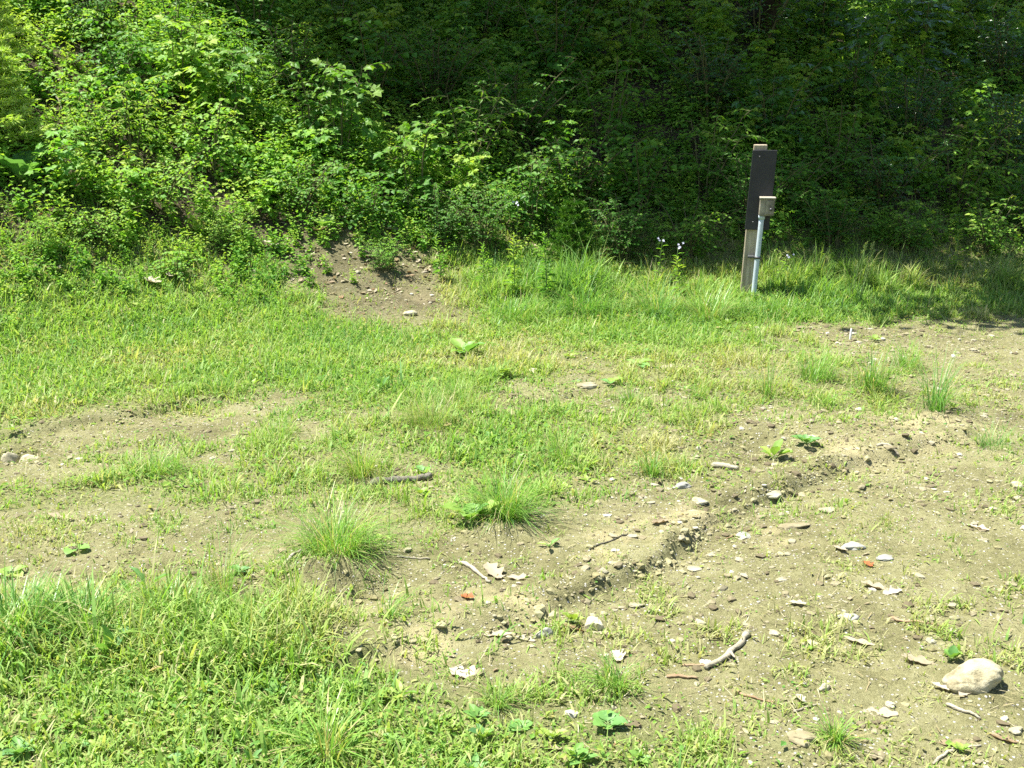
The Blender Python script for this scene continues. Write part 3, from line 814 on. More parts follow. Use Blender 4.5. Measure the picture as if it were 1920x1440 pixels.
for a in [
    (925, 1075, 62, .72, 'large curled pinkish dead leaf beyond the split pale stick', 1.0, .4, .75),
    (975, 1086, 62, .95, 'white dead leaf lying against the large pinkish one', .9, 1.5, .45),
    (872, 1258, 72, .98, 'crumpled white dead leaf by itself on bare soil near the weeds', .9, 1.1, .7),
    (1640, 1098, 50, .7, 'torn pale brown dead leaf in the open dirt', .8, 1.2, .6),
    (1672, 1110, 48, .97, 'ragged white dead leaf beside the torn pale brown one', .8, 1.9, .5),
    (1833, 986, 44, .97, 'crumpled white leaf far up the open dirt', 1.1, .9, .7),
    (1236, 988, 40, .5, 'curled brown leaf on top of the sandy ridge', 1.5, 1.8, .6),
    (112, 969, 52, .62, 'tan curled leaf on the bare strip, throwing a shadow', 1.1, 1.3, .5),
    (1627, 1055, 30, .02, 'small orange leaf in the middle of the dirt', .6, .3, .8),
    (876, 1124, 32, .02, 'small orange leaf below the split pale stick', .7, 1., .7),
    (1880, 1384, 52, .35, 'tan curled leaf below the big white stone', 1.2, 1.1, .5),
    (1722, 1240, 62, .66, 'wide pinkish dead leaf beyond the big white stone', .5, 1.4, .5),
    (1762, 1292, 36, .97, 'white dead leaf at the blunt end of the big white stone', .8, .6, .6),
    (1810, 1304, 44, .92, 'pale dead leaf poking out from under the big white stone', .9, 2.2, .5),
    (1500, 1317, 30, .95, 'white dead leaf standing beside the short pale stick', 1.2, .2, .8),
    (1080, 1172, 54, .3, 'brown dead leaf cupped under the round white stone', 1.2, 1.5, .6),
    (1128, 1178, 44, .85, 'cream dead leaf tucked beside the round white stone', .9, 1.2, .5),
    (930, 1185, 60, .8, 'pale scrap of leaf on the sandy slope of the rut', .5, 1.5, .4),
    (985, 1188, 40, .8, 'small pale leaf beside the jagged grey and white stone', .8, 1.1, .5),
    (1575, 1030, 30, .75, 'small cream leaf touching the bluish white stone', .5, .7, .5),
    (1495, 1132, 36, .85, 'flat whitish leaf on dirt between rut and bluish grey stone', .5, 1.3, .5),
    (1650, 1335, 60, .7, 'broken tan leaf beside the small angular white stone', .5, 1.4, .5),
    (1610, 1208, 58, .8, 'scatter shaped pale leaf below the bluish grey stone', .6, 1.3, .4),
    (1790, 1392, 70, .55, 'long tan leaf by the crooked pale stick', .4, 1.5, .35),
    (600, 443, 52, .68, 'tan leaf on the shady lip above the bare dirt patch', .8, .5, .7),
    (735, 440, 44, .72, 'pinkish leaf under the bushes above the bare dirt patch', .8, 1.1, .6),
    (508, 470, 46, .95, 'white leaf at the upper edge of the bare dirt patch', .8, .8, .7),
    (1712, 372, 44, .66, 'tan leaf showing deep in the shade of the bushes', .8, 1.1, .7),
    (100, 515, 50, .9, 'pale leaf caught in the lawn at the foot of the bank', .9, 1.1, .6),
    (285, 540, 54, .85, 'pale leaf pair in the grass at the foot of the bank', .9, 1.1, .6),
    (325, 530, 44, .95, 'small white leaf in the grass at the foot of the bank', .9, .1, .6),
    (105, 410, 46, .92, 'white leaf on the slope under the large pale burdock', .8, .6, .6),
    (1030, 1400, 60, .6, 'brown leaf under the weeds at the bottom edge', .6, 1.2, .5),
    (805, 1425, 60, .45, 'dark brown leaf at the bottom edge among weeds', .8, 1.4, .6),
    (60, 1425, 44, .75, 'cream leaf in the grass corner by the bottom edge', .7, 1.4, .6),
]:
    dead_leaf(*a)
dead_leaf(1158, 1228, 46, .98, 'white upright dead leaf behind the small pale rimmed tuft', 1.3, .1, .9)

# ------------------------------------------------------------------ grass tufts
def tuft(px, py, hpx, wpx, nb, label, tint=.4, seed=0, bw=.0036, name='grass_tuft', lean=.5, mat='tuft', group='grass tufts', cat='grass tuft', bend=.7):
    p = at(px, py); m = mpp(p); h = hpx * m; w = wpx * m; nb = int(nb * 1.7)
    rng = np.random.default_rng(int(px * 3 + py) + seed)
    a = rng.uniform(0, 2 * PI, nb); r0 = np.sqrt(rng.random(nb)) * w * .22
    P = np.stack([np.cos(a) * r0, np.sin(a) * r0, np.full(nb, -.005)], -1)
    P[:, :2] += rng.normal(0, .10, (nb, 2)) * w * (rng.random((nb, 1)) < .35) * 1.6
    sk = rng.uniform(0, 6.28); sk2 = rng.uniform(.2, .7)
    head = np.arctan2(np.sin(a) + sk2 * math.sin(sk) + rng.normal(0, .5, nb), np.cos(a) + sk2 * math.cos(sk) + rng.normal(0, .5, nb))
    dry = rng.random(nb) < .10
    A = Acc()
    blades(A, P, head, np.abs(rng.normal(lean * .7, lean * .5, nb)), np.abs(rng.normal(bend, .35, nb)), h * 1.5 * rng.beta(2.4, 1.8, nb), bw * .8 * rng.uniform(.5, 1.3, nb), np.where(dry, 0., np.clip(rng.normal(tint * .75 + .3, .17, nb), .14, 1)))
    o = link(name, A.mesh(name, M[mat]), None, (p[0], p[1], float(H(p[0], p[1]))))
    return tag(o, label, cat, group)
TUFTS = [
    (628, 1040, 125, 190, 420, 'largest bushy grass tuft, spreading by the bare soil mound', .35, .0036, .6),
    (945, 970, 115, 130, 330, 'tall fan of grass behind the broad leaved weed clump', .3, .0036, .45),
    (675, 890, 90, 80, 160, 'yellowish fine tuft above the largest bushy tuft', .15, .003, .3),
    (1150, 1285, 75, 90, 150, 'small spiky tuft in front of the white upright dead leaf', .3, .003, .5),
    (932, 1320, 60, 60, 70, 'thin tuft standing near the crumpled white dead leaf', .3, .003, .4),
    (1565, 1392, 60, 55, 110, 'bright green tuft alone beside the half buried dun stone', .25, .004, .6),
    (612, 1420, 110, 90, 90, 'broad yellow green tuft at the bottom edge of the lawn', .25, .006, .4),
    (1635, 735, 90, 90, 140, 'tallest upright rush tuft in the strip before the dirt track', .6, .0042, .12),
    (1530, 712, 65, 120, 160, 'wide upright rush tuft before the dirt track', .35, .0042, .2),
    (1440, 745, 90, 45, 60, 'slim rush tuft below the post', .45, .0042, .15),
    (1755, 770, 110, 50, 80, 'slim dark rush tuft by the bend of the dirt track', .75, .0042, .15),
    (1860, 835, 60, 90, 90, 'wispy grey green tuft on the open dirt', .6, .0026, .4),
    (1310, 745, 50, 60, 80, 'low tuft among pale stones below the long grass', .3, .003, .4),
    (1180, 755, 45, 50, 80, 'short bright tuft beside the cut turf edge', .2, .0034, .3),
    (300, 880, 60, 120, 150, 'loose wide tuft in the middle of the worn strip', .25, .003, .5),
    (800, 800, 80, 150, 220, 'wispy stand of thin yellow grass in the middle of the clearing', .12, .0026, .25),
    (860, 760, 60, 120, 160, 'wispy yellow grass behind the middle stand', .12, .0026, .25),
    (1700, 690, 60, 90, 90, 'faint thin rush tuft at the start of the dirt track', .4, .0040, .15),
    (420, 1110, 150, 60, 60, 'tall thin airy weed stalks at the edge of the front lawn', .2, .0024, .12),
    (40, 1200, 120, 160, 260, 'dense lush tuft at the edge of the front lawn', .45, .006, .35),
    (150, 1190, 110, 150, 240, 'dense lush tuft beside the dark dock leaves', .5, .006, .3),
    (320, 1160, 80, 140, 180, 'bright tuft behind the dock leaves, facing the worn strip', .35, .005, .35),
    (1095, 590, 75, 130, 240, 'blue green long grass clump under the shaded bushes', .75, .005, .4),
    (1230, 590, 80, 140, 240, 'long arching grass clump between the pale weed and the post', .5, .005, .5),
    (1330, 600, 80, 120, 200, 'long yellow green grass clump next to the post', .25, .005, .4),
    (1470, 590, 50, 120, 180, 'leaning grass clump right at the post foot', .3, .005, .6),
    (970, 600, 60, 120, 180, 'grass clump below the two upright goldenrod spires', .3, .005, .4),
    (1285, 875, 40, 70, 70, 'small thin tuft above the grey lump of stone', .2, .0026, .4),
    (1680, 585, 40, 100, 140, 'short grass clump at the shady corner of the track', .4, .005, .5),
    (1220, 890, 60, 60, 60, 'thin stems of grass near the pale end of the grassy strip', .45, .0040, .15),
    (735, 1160, 65, 40, 30, 'few thin blades growing out of the dark soil hollow', .5, .003, .3),
    (1050, 860, 60, 90, 110, 'fine yellow tuft beyond the tall fan of grass', .12, .0026, .3),
    (520, 820, 50, 110, 110, 'fine low tuft where the bare strip narrows', .2, .0028, .4),
]
for t_ in TUFTS:
    tuft(*t_[:6], tint=t_[6], bw=t_[7], lean=t_[8])

# ------------------------------------------------------------------ broad leaved plants
def broad(px, py, hpx, nl, label, W=.55, lift=.6, tint=.4, tmpl='ovate', name='broadleaf_weed', mat='weed', cat='weed', group='broad leaved weeds', petiole=.25):
    """leaf stalks rising from one crown, each ending in a wide wavy leaf"""
    p = at(px, py); L = hpx * mpp(p) * (.55 if py > 1300 else .75); nl = nl + (3 if py > 1300 else 0); rng = np.random.default_rng(int(px * 5 + py))
    root = empty(name, (p[0], p[1], float(H(p[0], p[1]))))
    lf = Acc(); st = Acc()
    for i in range(nl):
        a = i * 2.4 + rng.uniform(-.4, .4); el = lift * rng.uniform(.5, 1.4)
        d = np.array([math.cos(a) * math.cos(el), math.sin(a) * math.cos(el), math.sin(el)])
        ln = L * rng.uniform(.55, 1.1)
        q = d * ln * petiole + np.array([0, 0, .004])
        tube(st, np.stack([np.array([0, 0, -.005]), q * .5 + np.array([0, 0, .004]), q]), [.0022, .002, .0016], 5)
        nu, nv = 7, 5
        u = np.linspace(0, 1, nu); v = np.linspace(-1, 1, nv)
        U, Vv = np.meshgrid(u, v, indexing='ij')
        wd = np.sin(PI * np.clip(U, 0, 1) ** .8) ** .75 * (1 + .1 * np.sin(U * 20))
        side = nrm(np.cross(d, np.array([0, 0, 1.]))); up = np.cross(side, d)
        droop = rng.uniform(.15, .5)
        P = (q[None, None] + side * (Vv * wd * W * ln / 2)[..., None] + d * (U * ln * (1 - .15 * U))[..., None]
             + up * ((np.abs(Vv) * wd * .12 - droop * U ** 2 * .6 + .03 * np.sin(U * 14 + Vv * 3 + i)) * ln)[..., None])
        ii = np.arange(nu * nv).reshape(nu, nv)
        Q = np.stack([ii[:-1, :-1], ii[:-1, 1:], ii[1:, 1:], ii[1:, :-1]], -1).reshape(-1, 4)
        lf.add(P.reshape(-1, 3), None, Q, float(np.clip(rng.normal(tint * .75, .15), 0, 1)))
    link('stems', st.mesh('stems', M['green_stem'], True), root)
    link('foliage', lf.mesh('foliage', M[mat], True), root)
    return tag(root, label, cat, group)
BROAD = [
    (885, 985, 75, 9, 'wide leaved weed clump in front of the tall fan of grass', .7, .7, .45),
    (1450, 858, 50, 6, 'lime green weed with one upright leaf at the turf edge', .5, 1.0, .3),
    (1512, 838, 40, 8, 'low dark green weed spreading at the turf edge', .6, .5, .8),
    (142, 1030, 34, 4, 'single rounded weed on the bare strip near the tan curled leaf', 1.0, .25, .6),
    (788, 930, 36, 5, 'small bright weed below the dark rotten log', .7, .8, .25),
    (795, 890, 34, 4, 'pale green leaf pair over the end of the rotten log', .6, .4, .35),
    (450, 1075, 34, 6, 'dark little weed beside the tall airy stalks', .6, .5, .9),
    (870, 668, 55, 9, 'yellow green leafy weed at the bare foot of the bank', .6, .8, .35),
    (785, 728, 40, 4, 'pale grey green flat leaf weed in the middle clearing', .9, .3, .7),
    (1143, 720, 38, 4, 'pale leaf weed beside the flat pale stone', .7, .5, .5),
    (1192, 688, 40, 6, 'flat whitish green weed before the long grass', .6, .3, .5),
    (935, 705, 42, 7, 'yellowish weed by the white stone below the long grass', .6, .5, .1),
    (205, 1240, 85, 6, 'tall dark dock leaves standing in the front lawn', .32, 1.15, .85),
    (165, 1140, 60, 4, 'single dark dock blade at the back edge of the front lawn', .3, 1.25, .85),
    (240, 1115, 46, 4, 'short dock blade next to the bright front tuft', .3, 1.25, .6),
    (275, 1105, 80, 3, 'slender pale blade weed at the edge of the worn strip', .25, 1.2, .3),
    (40, 1420, 75, 8, 'bluish broad dock leaves in the lawn corner', .5, .7, .9),
    (140, 1405, 65, 7, 'greyish plantain leaves along the bottom edge', .45, .5, .8),
    (350, 1425, 60, 7, 'leafy plantain below the pale dead stalks', .5, .6, .6),
    (470, 1435, 65, 6, 'upright dark green dock at the bottom edge', .4, 1.0, .7),
    (285, 1325, 48, 6, 'grey green flat plantain beside a pale pebble', .5, .4, .7),
    (975, 1365, 50, 5, 'round dark green weed beside the sandy scrapes', .9, .5, .8),
    (1035, 1385, 60, 6, 'yellow green weed with erect leaves below the thin stems', .5, .9, .05),
    (1140, 1365, 60, 6, 'heart shaped bluish leaves near the small spiky tuft', .95, .5, .85),
    (1075, 1425, 60, 7, 'bright weed at the bottom edge under the brown leaf', .5, .8, .25),
    (890, 1400, 45, 6, 'low bright weed between the tuft and the dark brown leaf', .6, .6, .3),
    (740, 1390, 55, 8, 'leafy green weed close to the dark brown leaf', .5, .6, .5),
    (560, 1345, 55, 8, 'light green weed rosette in the front lawn', .45, .7, .3),
    (1200, 1430, 55, 6, 'broad pale weed at the bottom edge near gravel', .6, .7, .4),
    (1785, 1240, 40, 6, 'little seedling with reddish stem behind the big white stone', .7, 1.0, .3),
    (1075, 1160, 46, 5, 'yellow seedling beside the brown cupped leaf', .55, 1.1, .0),
    (1030, 1030, 48, 4, 'leaning green sprig with long leaves on the sandy ridge', .35, .5, .4),
    (1800, 1412, 36, 6, 'tiny green seedling by the crooked pale stick', .6, .8, .35),
    (20, 1075, 36, 6, 'small round weed at the side of the worn strip', .8, .4, .3),
    (715, 735, 40, 5, 'tall dark weed sprig in the middle clearing', .3, 1.2, .9),
    (1640, 640, 26, 5, 'small pale weed by the thin white stake', .6, .6, .3),
]
for b_ in BROAD:
    broad(*b_[:5], W=b_[5], lift=b_[6], tint=b_[7])

# ------------------------------------------------------------------ upright leafy spires (goldenrod) and stalks
def spire(px, py, hpx, label, tint=.3, nl=60, L=.075, name='goldenrod', lean=0.):
    p = at(px, py); h = hpx * mpp(p); rng = np.random.default_rng(int(px + py))
    root = empty(name, (p[0], p[1], float(H(p[0], p[1]))))
    t = np.linspace(0, 1, 8)
    pts = np.stack([lean * h * t ** 2 + .01 * np.sin(t * 5), .01 * np.cos(t * 4), h * t], -1)
    st = Acc(); tube(st, pts, np.linspace(.005, .002, 8), 6)
    lf = Acc()
    s = np.clip(np.linspace(.08, 1, nl) + rng.normal(0, .02, nl), .05, 1); a = np.arange(nl) * 2.4 + rng.normal(0, .4, nl)
    P = np.stack([np.interp(s, t, pts[:, i]) for i in range(3)], -1)
    el = .15 + .7 * s ** 2 + rng.normal(0, .15, nl)
    A = np.stack([np.cos(a) * np.cos(el), np.sin(a) * np.cos(el), np.sin(el)], -1)
    N = np.stack([-np.cos(a) * np.sin(el), -np.sin(a) * np.sin(el), np.cos(el)], -1)
    ln = L * (1.1 - .6 * s) * rng.uniform(.5, 1.25, nl)
    leaves(lf, P, A, N, ln, ln * .24, OVATE, np.clip(tint + .25 * (1 - s) + rng.normal(0, .1, nl), 0, 1))
    link('stem', st.mesh('stem', M['green_stem'], True), root)
    link('foliage', lf.mesh('foliage', M['herb']), root)
    return tag(root, label, 'weed', 'upright leafy weeds along the foot of the bank')
for a in [
    (962, 560, 120, 'paler upright leafy spire where the shade begins', .1, 54, .1, 'goldenrod', .03),
    (1022, 568, 128, 'densely leaved upright spire, darker of the two at the shade edge', .45, 90, .085, 'goldenrod', .0),
    (1105, 560, 70, 'short upright weed in front of the darkest bush', .3, 40, .08, 'goldenrod', .1),
    (1272, 560, 78, 'yellow tinged upright weed between long grass and post', .0, 44, .09, 'goldenrod', -.05),
    (905, 545, 90, 'spindly leafy weed uphill of the grass clump', .3, 46, .09, 'goldenrod', .05),
    (825, 525, 80, 'leafy weed at the upper edge of the bare dirt patch', .25, 46, .09, 'goldenrod', -.05),
    (1545, 430, 70, 'sunlit yellow green weed beyond the post', .05, 40, .09, 'goldenrod', .05),
    (1790, 510, 75, 'yellow green weed in the light spot at the track corner', .05, 46, .09, 'goldenrod', .0),
]:
    spire(*a)

def stalks(px, py, hpx, n, label):
    p = at(px, py); h = hpx * mpp(p); rng = np.random.default_rng(7)
    root = empty('dry_grass_stalk', (p[0], p[1], float(H(p[0], p[1]))))
    st = Acc(); heads = []
    for i in range(n):
        hd = Acc(); heads.append(hd)
        b = np.array([rng.uniform(-.09, .09), rng.uniform(-.05, .05), 0]); le = h * rng.uniform(.7, 1.05)
        t = np.linspace(0, 1, 7)
        pts = b + np.stack([(.10 + .12 * i / n) * le * t ** 1.3, .03 * le * t, le * t], -1)
        tube(st, pts, np.linspace(.0035, .0018, 7), 5)
        for k in range(16):
            q = pts[-1] - (pts[-1] - pts[-2]) * rng.uniform(0, .9)
            a = rng.uniform(0, 6.28)
            d = np.array([[math.cos(a) * .6, math.sin(a) * .6, .7]])
            leaves(hd, q[None], d, np.array([[0, -1., .3]]), .022, .008, DIAM, .1)
    link('stems', st.mesh('stems', M['green_stem'], True), root); [link('seed_head', hd.mesh('seed_head', M['grass']), root) for hd in heads]
    tag(root, label, 'grass stalks', None)
stalks(1602, 572, 118, 5, 'tall pale seeding grass stalks leaning at the shade edge beyond the post')

def flower(px, py, bx, by, hpx_off, nf, label):
    """a thin stem from a ground point up to a head of small pale flowers"""
    p = at(bx, by); m = mpp(p); rng = np.random.default_rng(int(px * 11 + py))
    root = empty('wild_flower', (p[0], p[1], float(H(p[0], p[1]))))
    top = np.array([(px - bx) * m, 0, (by - py) * m * 1.02])
    t = np.linspace(0, 1, 8)[:, None]
    pts = top * t + np.array([0, 0, 1.]) * (np.sin(t * PI) * .02)
    st = Acc(); tube(st, pts, np.linspace(.004, .0022, 8), 6)
    lf = Acc(); k = 14
    s = np.linspace(.1, .85, k); a = np.arange(k) * 2.4
    P = top[None] * s[:, None]
    A = np.stack([np.cos(a), np.sin(a), .4 + 0 * a], -1)
    leaves(lf, P, A, np.tile([0, 0, 1.], (k, 1)) + rng.normal(0, .2, (k, 3)), .06, .016, OVATE, .4)
    fl = Acc()
    for i in range(nf):
        c = top + rng.normal(0, 1, 3) * np.array([.022, .018, .016]); ax = nrm(np.array([rng.normal(0, .5), -1, .6 + rng.normal(0, .4)]))
        u = nrm(np.cross(ax, [0, 0, 1.])); v = np.cross(ax, u)
        for j in range(4):
            b = j * PI / 2 + i
            d = u * math.cos(b) + v * math.sin(b) + ax * .2
            leaves(fl, c[None], d[None], ax[None], .011, .009, OVATE, rng.uniform(0, 1))
    link('stem', st.mesh('stem', M['green_stem'], True), root)
    link('foliage', lf.mesh('foliage', M['herb']), root)
    link('blossom', fl.mesh('blossom', M['petal']), root)
    tag(root, label, 'flower', 'pale wild flowers along the shaded bank')
flower(1474, 481, 1448, 545, 0, 4, 'white flower head on a bare leaning stem beside the post')
flower(1239, 451, 1232, 540, 0, 4, 'pale lilac flower head in the shade, higher of the close pair')
flower(1268, 467, 1264, 545, 0, 5, 'white lilac flower head in the shade, lower of the close pair')
flower(971, 384, 968, 470, 0, 4, 'bluish flower head under the dark bushes above the spires')

# thin white stake
p = at(1594, 636); m = mpp(p)
A = Acc(); tube(A, np.stack([(0, 0, -.05), (0, 0, 0), (.002, 0, 18 * m), (.002, 0, 21 * m)]), [.006, .007, .007, .003], 10)
o = link('marker_stake', A.mesh('marker_stake', M['white_plastic'], True), None, (p[0], p[1], float(H(p[0], p[1]))))
tag(o, 'thin white marker stake in the grass before the dirt track', 'stake')

# ------------------------------------------------------------------ electric hookup post
def hookup_post():
    p = at(1397, 552); m = mpp(p)
    root = empty('utility_post', (p[0], p[1], float(Hb(p[0], p[1]))), -math.atan2(p[0], p[1]) + R(2))
    tag(root, 'weathered wooden hookup post with a black board, outlet box and grey conduit', 'utility post')
    k = (1414 - 1402) / (552 - 283)         # leans a little
    def shear(A):
        V = A.v[-1]; V[:, 0] += np.maximum(V[:, 2], 0) * k
    H_ = (552 - 283) * m * 1.02; w = 11.8 * m
    A = Acc(); box(A, (-w, -w, -.25), (w, w, H_), .5, None, .006)
    # split the side faces so the timber carries a slight twist and checks
    shear(A)
    link('wooden_post', A.mesh('wooden_post', M['post_wood']), root)
    zt = H_ - 9 * m; zb = (552 - 429) * m
    A = Acc(); box(A, (-w - 1.5 * m, -w - .028, zb), (w + 22 * m - 4 * m, -w - .004, zt), .5, None, .003); shear(A)
    bd = link('black_board', A.mesh('black_board', M['black_board']), root)
    # hooded outlet box on the board's lower corner
    bx0, bx1 = 8 * m, 34 * m; bz0, bz1 = (552 - 401) * m, (552 - 371) * m
    A = Acc(); box(A, (bx0, -w - .125, bz0), (bx1, -w - .030, bz1), .5, None, .006); shear(A)
    ob = link('outlet_box', A.mesh('outlet_box', M['box_paint']), root)
    A = Acc(); box(A, (bx0 + .012 + 8 * m, -w - .134, bz0 + .012), (bx1 - .008, -w - .1265, bz1 - .014), .62, None, .002); shear(A)
    link('lid', A.mesh('lid', M['box_paint']), ob)
    A = Acc(); box(A, (bx0 - .006, -w - .140, bz1 + .001), (bx1 + .004, -w - .031, bz1 + .012), .75, None, .003); shear(A)
    link('rain_hood', A.mesh('rain_hood', M['box_paint']), ob)
    A = Acc(); tube(A, np.array([(bx0 + 20 * m, -w - .1345, bz0 + .05), (bx0 + 20 * m, -w - .143, bz0 + .05)]), .011, 14); shear(A)
    link('latch', A.mesh('latch', M['dark_metal'], True), ob)
    # conduit running down from the box to the ground
    t = np.linspace(0, 1, 12)
    x0 = 14 * m; y0 = -w - .075
    pts = np.stack([x0 + 0 * t - 3 * m * (1 - t) * 0, y0 + 0 * t, -.15 + (bz0 + .15 - .0005) * t], -1)
    pts[:, 0] += np.maximum(pts[:, 2], 0) * k
    A = Acc(); tube(A, pts, 4.6 * m, 18)
    cd = link('conduit', A.mesh('conduit', M['conduit'], True), root)
    zc = (552 - 478) * m
    A = Acc(); c0 = np.array([x0 + zc * k, y0, zc])
    tube(A, np.stack([c0 - [0, 0, .009], c0 + [0, 0, .009]]), 5.6 * m, 18)
    box(A, (c0[0] - 17 * m, y0 + .012, zc - .008), (c0[0] + 2 * m, -w - .001, zc + .008), .5, None, .001)
    link('clamp', A.mesh('clamp', M['dark_metal'], True), root)
    A = Acc(); c1 = np.array([x0 + (bz0 - .03) * k, y0, bz0 - .03])
    tube(A, np.stack([c1, c1 + [.001, 0, .029]]), 6.0 * m, 18)
    link('coupling', A.mesh('coupling', M['conduit'], True), root)
    for zz in (zt - .05, zb + .06):
        A = Acc(); q = np.array([zz * k, -w - .0285, zz]); tube(A, np.stack([q, q - [0, .004, 0]]), .007, 10)
        link('bolt', A.mesh('bolt', M['dark_metal'], True), bd)
hookup_post()

# ------------------------------------------------------------------ shrubs, saplings and ferns on the bank
def plant_arrays(kind, seed, light=False):
    """(stems, leaves) accumulators for a plant about one metre tall, base at the origin"""
    rng = np.random.default_rng(seed)
    st = Acc(); lf = Acc()
    cfg = dict(
        maple=dict(ns=4, hs=(.7, 1.05), lean=.28, twig=(7, 10), tl=(.22, .42), L=.085, W=1.0, tm=MAPLE, gap=.055, droop=.35, tint=.35, el=.25),
        bramble=dict(ns=9, hs=(.55, 1.0), lean=.75, twig=(8, 12), tl=(.14, .30), L=.055, W=.62, tm=OVATE, gap=.03, droop=.55, tint=.4, el=.3),
        bush=dict(ns=12, hs=(.55, 1.0), lean=.5, twig=(11, 15), tl=(.14, .30), L=.038, W=.6, tm=OVATE, gap=.02, droop=.2, tint=.55, el=.45),
        ash=dict(ns=4, hs=(.7, 1.05), lean=.35, twig=(8, 11), tl=(.25, .42), L=.075, W=.34, tm=OVATE, gap=.032, droop=.5, tint=.4, el=.35),
        hazel=dict(ns=6, hs=(.6, 1.0), lean=.45, twig=(8, 12), tl=(.18, .36), L=.075, W=.72, tm=OVATE, gap=.042, droop=.4, tint=.5, el=.2),
    )[kind]
    if light: cfg.update(ns=max(3, cfg['ns'] // 2), gap=cfg['gap'] * 1.25, L=cfg['L'] * 1.15)
    Pl = []; Al = []; Nl = []; Ll = []; Tl = []
    for s in range(cfg['ns']):
        h = rng.uniform(*cfg['hs']); az = s * 2.4 + rng.uniform(-.5, .5); le = cfg['lean'] * rng.uniform(.2, 1.2)
        t = np.linspace(0, 1, 9)
        out = np.array([math.cos(az), math.sin(az), 0])
        b = out * rng.uniform(.01, .08)
        rr = le * h * t ** 1.4
        zz = h * (t - .30 * cfg['lean'] * t ** 2.5)
        pts = b + out[None] * rr[:, None] + np.array([0, 0, 1.])[None] * zz[:, None] + rng.normal(0, .008, (9, 3)) * t[:, None]
        tube(st, pts, np.linspace(.009, .003, 9), 5, cap=False)
        nt_ = rng.integers(*cfg['twig'])
        for k in range(nt_):
            tk = .18 + .82 * (k + rng.random()) / nt_
            q = np.array([np.interp(tk, t, pts[:, i]) for i in range(3)])
            a2 = az + k * 2.4 + rng.uniform(-.6, .6)
            el = cfg['el'] + rng.normal(0, .25) + .35 * (tk - .5)
            L = rng.uniform(*cfg['tl']) * (1.15 - .5 * tk)
            d = np.array([math.cos(a2) * math.cos(el), math.sin(a2) * math.cos(el), math.sin(el)])
            u = np.linspace(0, 1, 5)
            tp = q + d[None] * (L * u)[:, None]; tp[:, 2] -= cfg['droop'] * L * u ** 2
            tube(st, tp, np.linspace(.0035, .0014, 5), 4, cap=False)
            nl = max(4, int(L / cfg['gap']))
            for j in range(nl + 1):
                w = (j + .5) / (nl + .5)
                pq = np.array([np.interp(w, u, tp[:, i]) for i in range(3)])
                sd = 1 if j % 2 else -1
                ang = 0 if j == nl else sd * rng.uniform(.7, 1.2)
                fw = np.array([d[0], d[1], 0.]); fw /= max(np.hypot(*fw[:2]), 1e-3)
                c, s_ = math.cos(ang), math.sin(ang)
                A = np.array([fw[0] * c - fw[1] * s_, fw[0] * s_ + fw[1] * c, rng.normal(-.25, .25)])
                Pl.append(pq); Al.append(A); Nl.append(np.array([rng.normal(-.12, .33), rng.normal(-.5, .33), 1.]))
                Ll.append(cfg['L'] * rng.uniform(.6, 1.15)); Tl.append(cfg['tint'] + rng.normal(0, .13) - .25 * (tk - .5) - .12 * w)
    Ll = np.array(Ll)
    leaves(lf, np.array(Pl), np.array(Al), np.array(Nl), Ll, Ll * cfg['W'], cfg['tm'], np.clip(Tl, 0, 1))
    return st, lf

def pine_arrays(seed, h=1., nw=9, fine=.0022):
    rng = np.random.default_rng(seed); st = Acc(); lf = Acc()
    tube(st, np.stack([(0, 0, h * t) for t in np.linspace(0, 1, 8)]), np.linspace(.018, .004, 8) * h, 7)
    P = []; A = []
    for w in range(nw):
        z = h * (.12 + .86 * w / nw)
        for b in range(5):
            az = b * 2 * PI / 5 + w * .7 + rng.uniform(-.2, .2); L = h * (.42 * (1 - .75 * w / nw)) * rng.uniform(.8, 1.15)
            u = np.linspace(0, 1, 6); el = .35
            d = np.array([math.cos(az), math.sin(az), 0])
            pts = np.array([0, 0, z]) + d[None] * (L * u)[:, None] + np.array([0, 0, 1.])[None] * (L * (el * u ** 1.6 - .05 * u))[:, None]
            tube(st, pts, np.linspace(.006, .002, 6) * h, 4, cap=False)
            subs = [(pts, u)]
            for j in range(4):
                q = np.array([np.interp(.3 + .14 * j, u, pts[:, i]) for i in range(3)])
                a3 = az + (1 if j % 2 else -1) * .8
                e = np.array([math.cos(a3), math.sin(a3), .35])
                sp = q + e[None] * (L * .3 * u)[:, None]
                subs.append((sp, u))
            for sp, uu in subs:
                for t in np.linspace(.12, 1, 9):
                    q = np.array([np.interp(t, uu, sp[:, i]) for i in range(3)])
                    dd = nrm(sp[-1] - sp[0])
                    for k in range(6):
                        P.append(q); A.append(dd * rng.uniform(.4, 1.) + rng.normal(0, .55, 3) + np.array([0, 0, .15]))
    P = np.array(P); n = len(P)
    leaves(lf, P, np.array(A), rng.normal(0, 1, (n, 3)), .065 * rng.uniform(.6, 1.2, n), fine, DIAM, np.clip(rng.normal(.4, .2, n), 0, 1))
    return st, lf

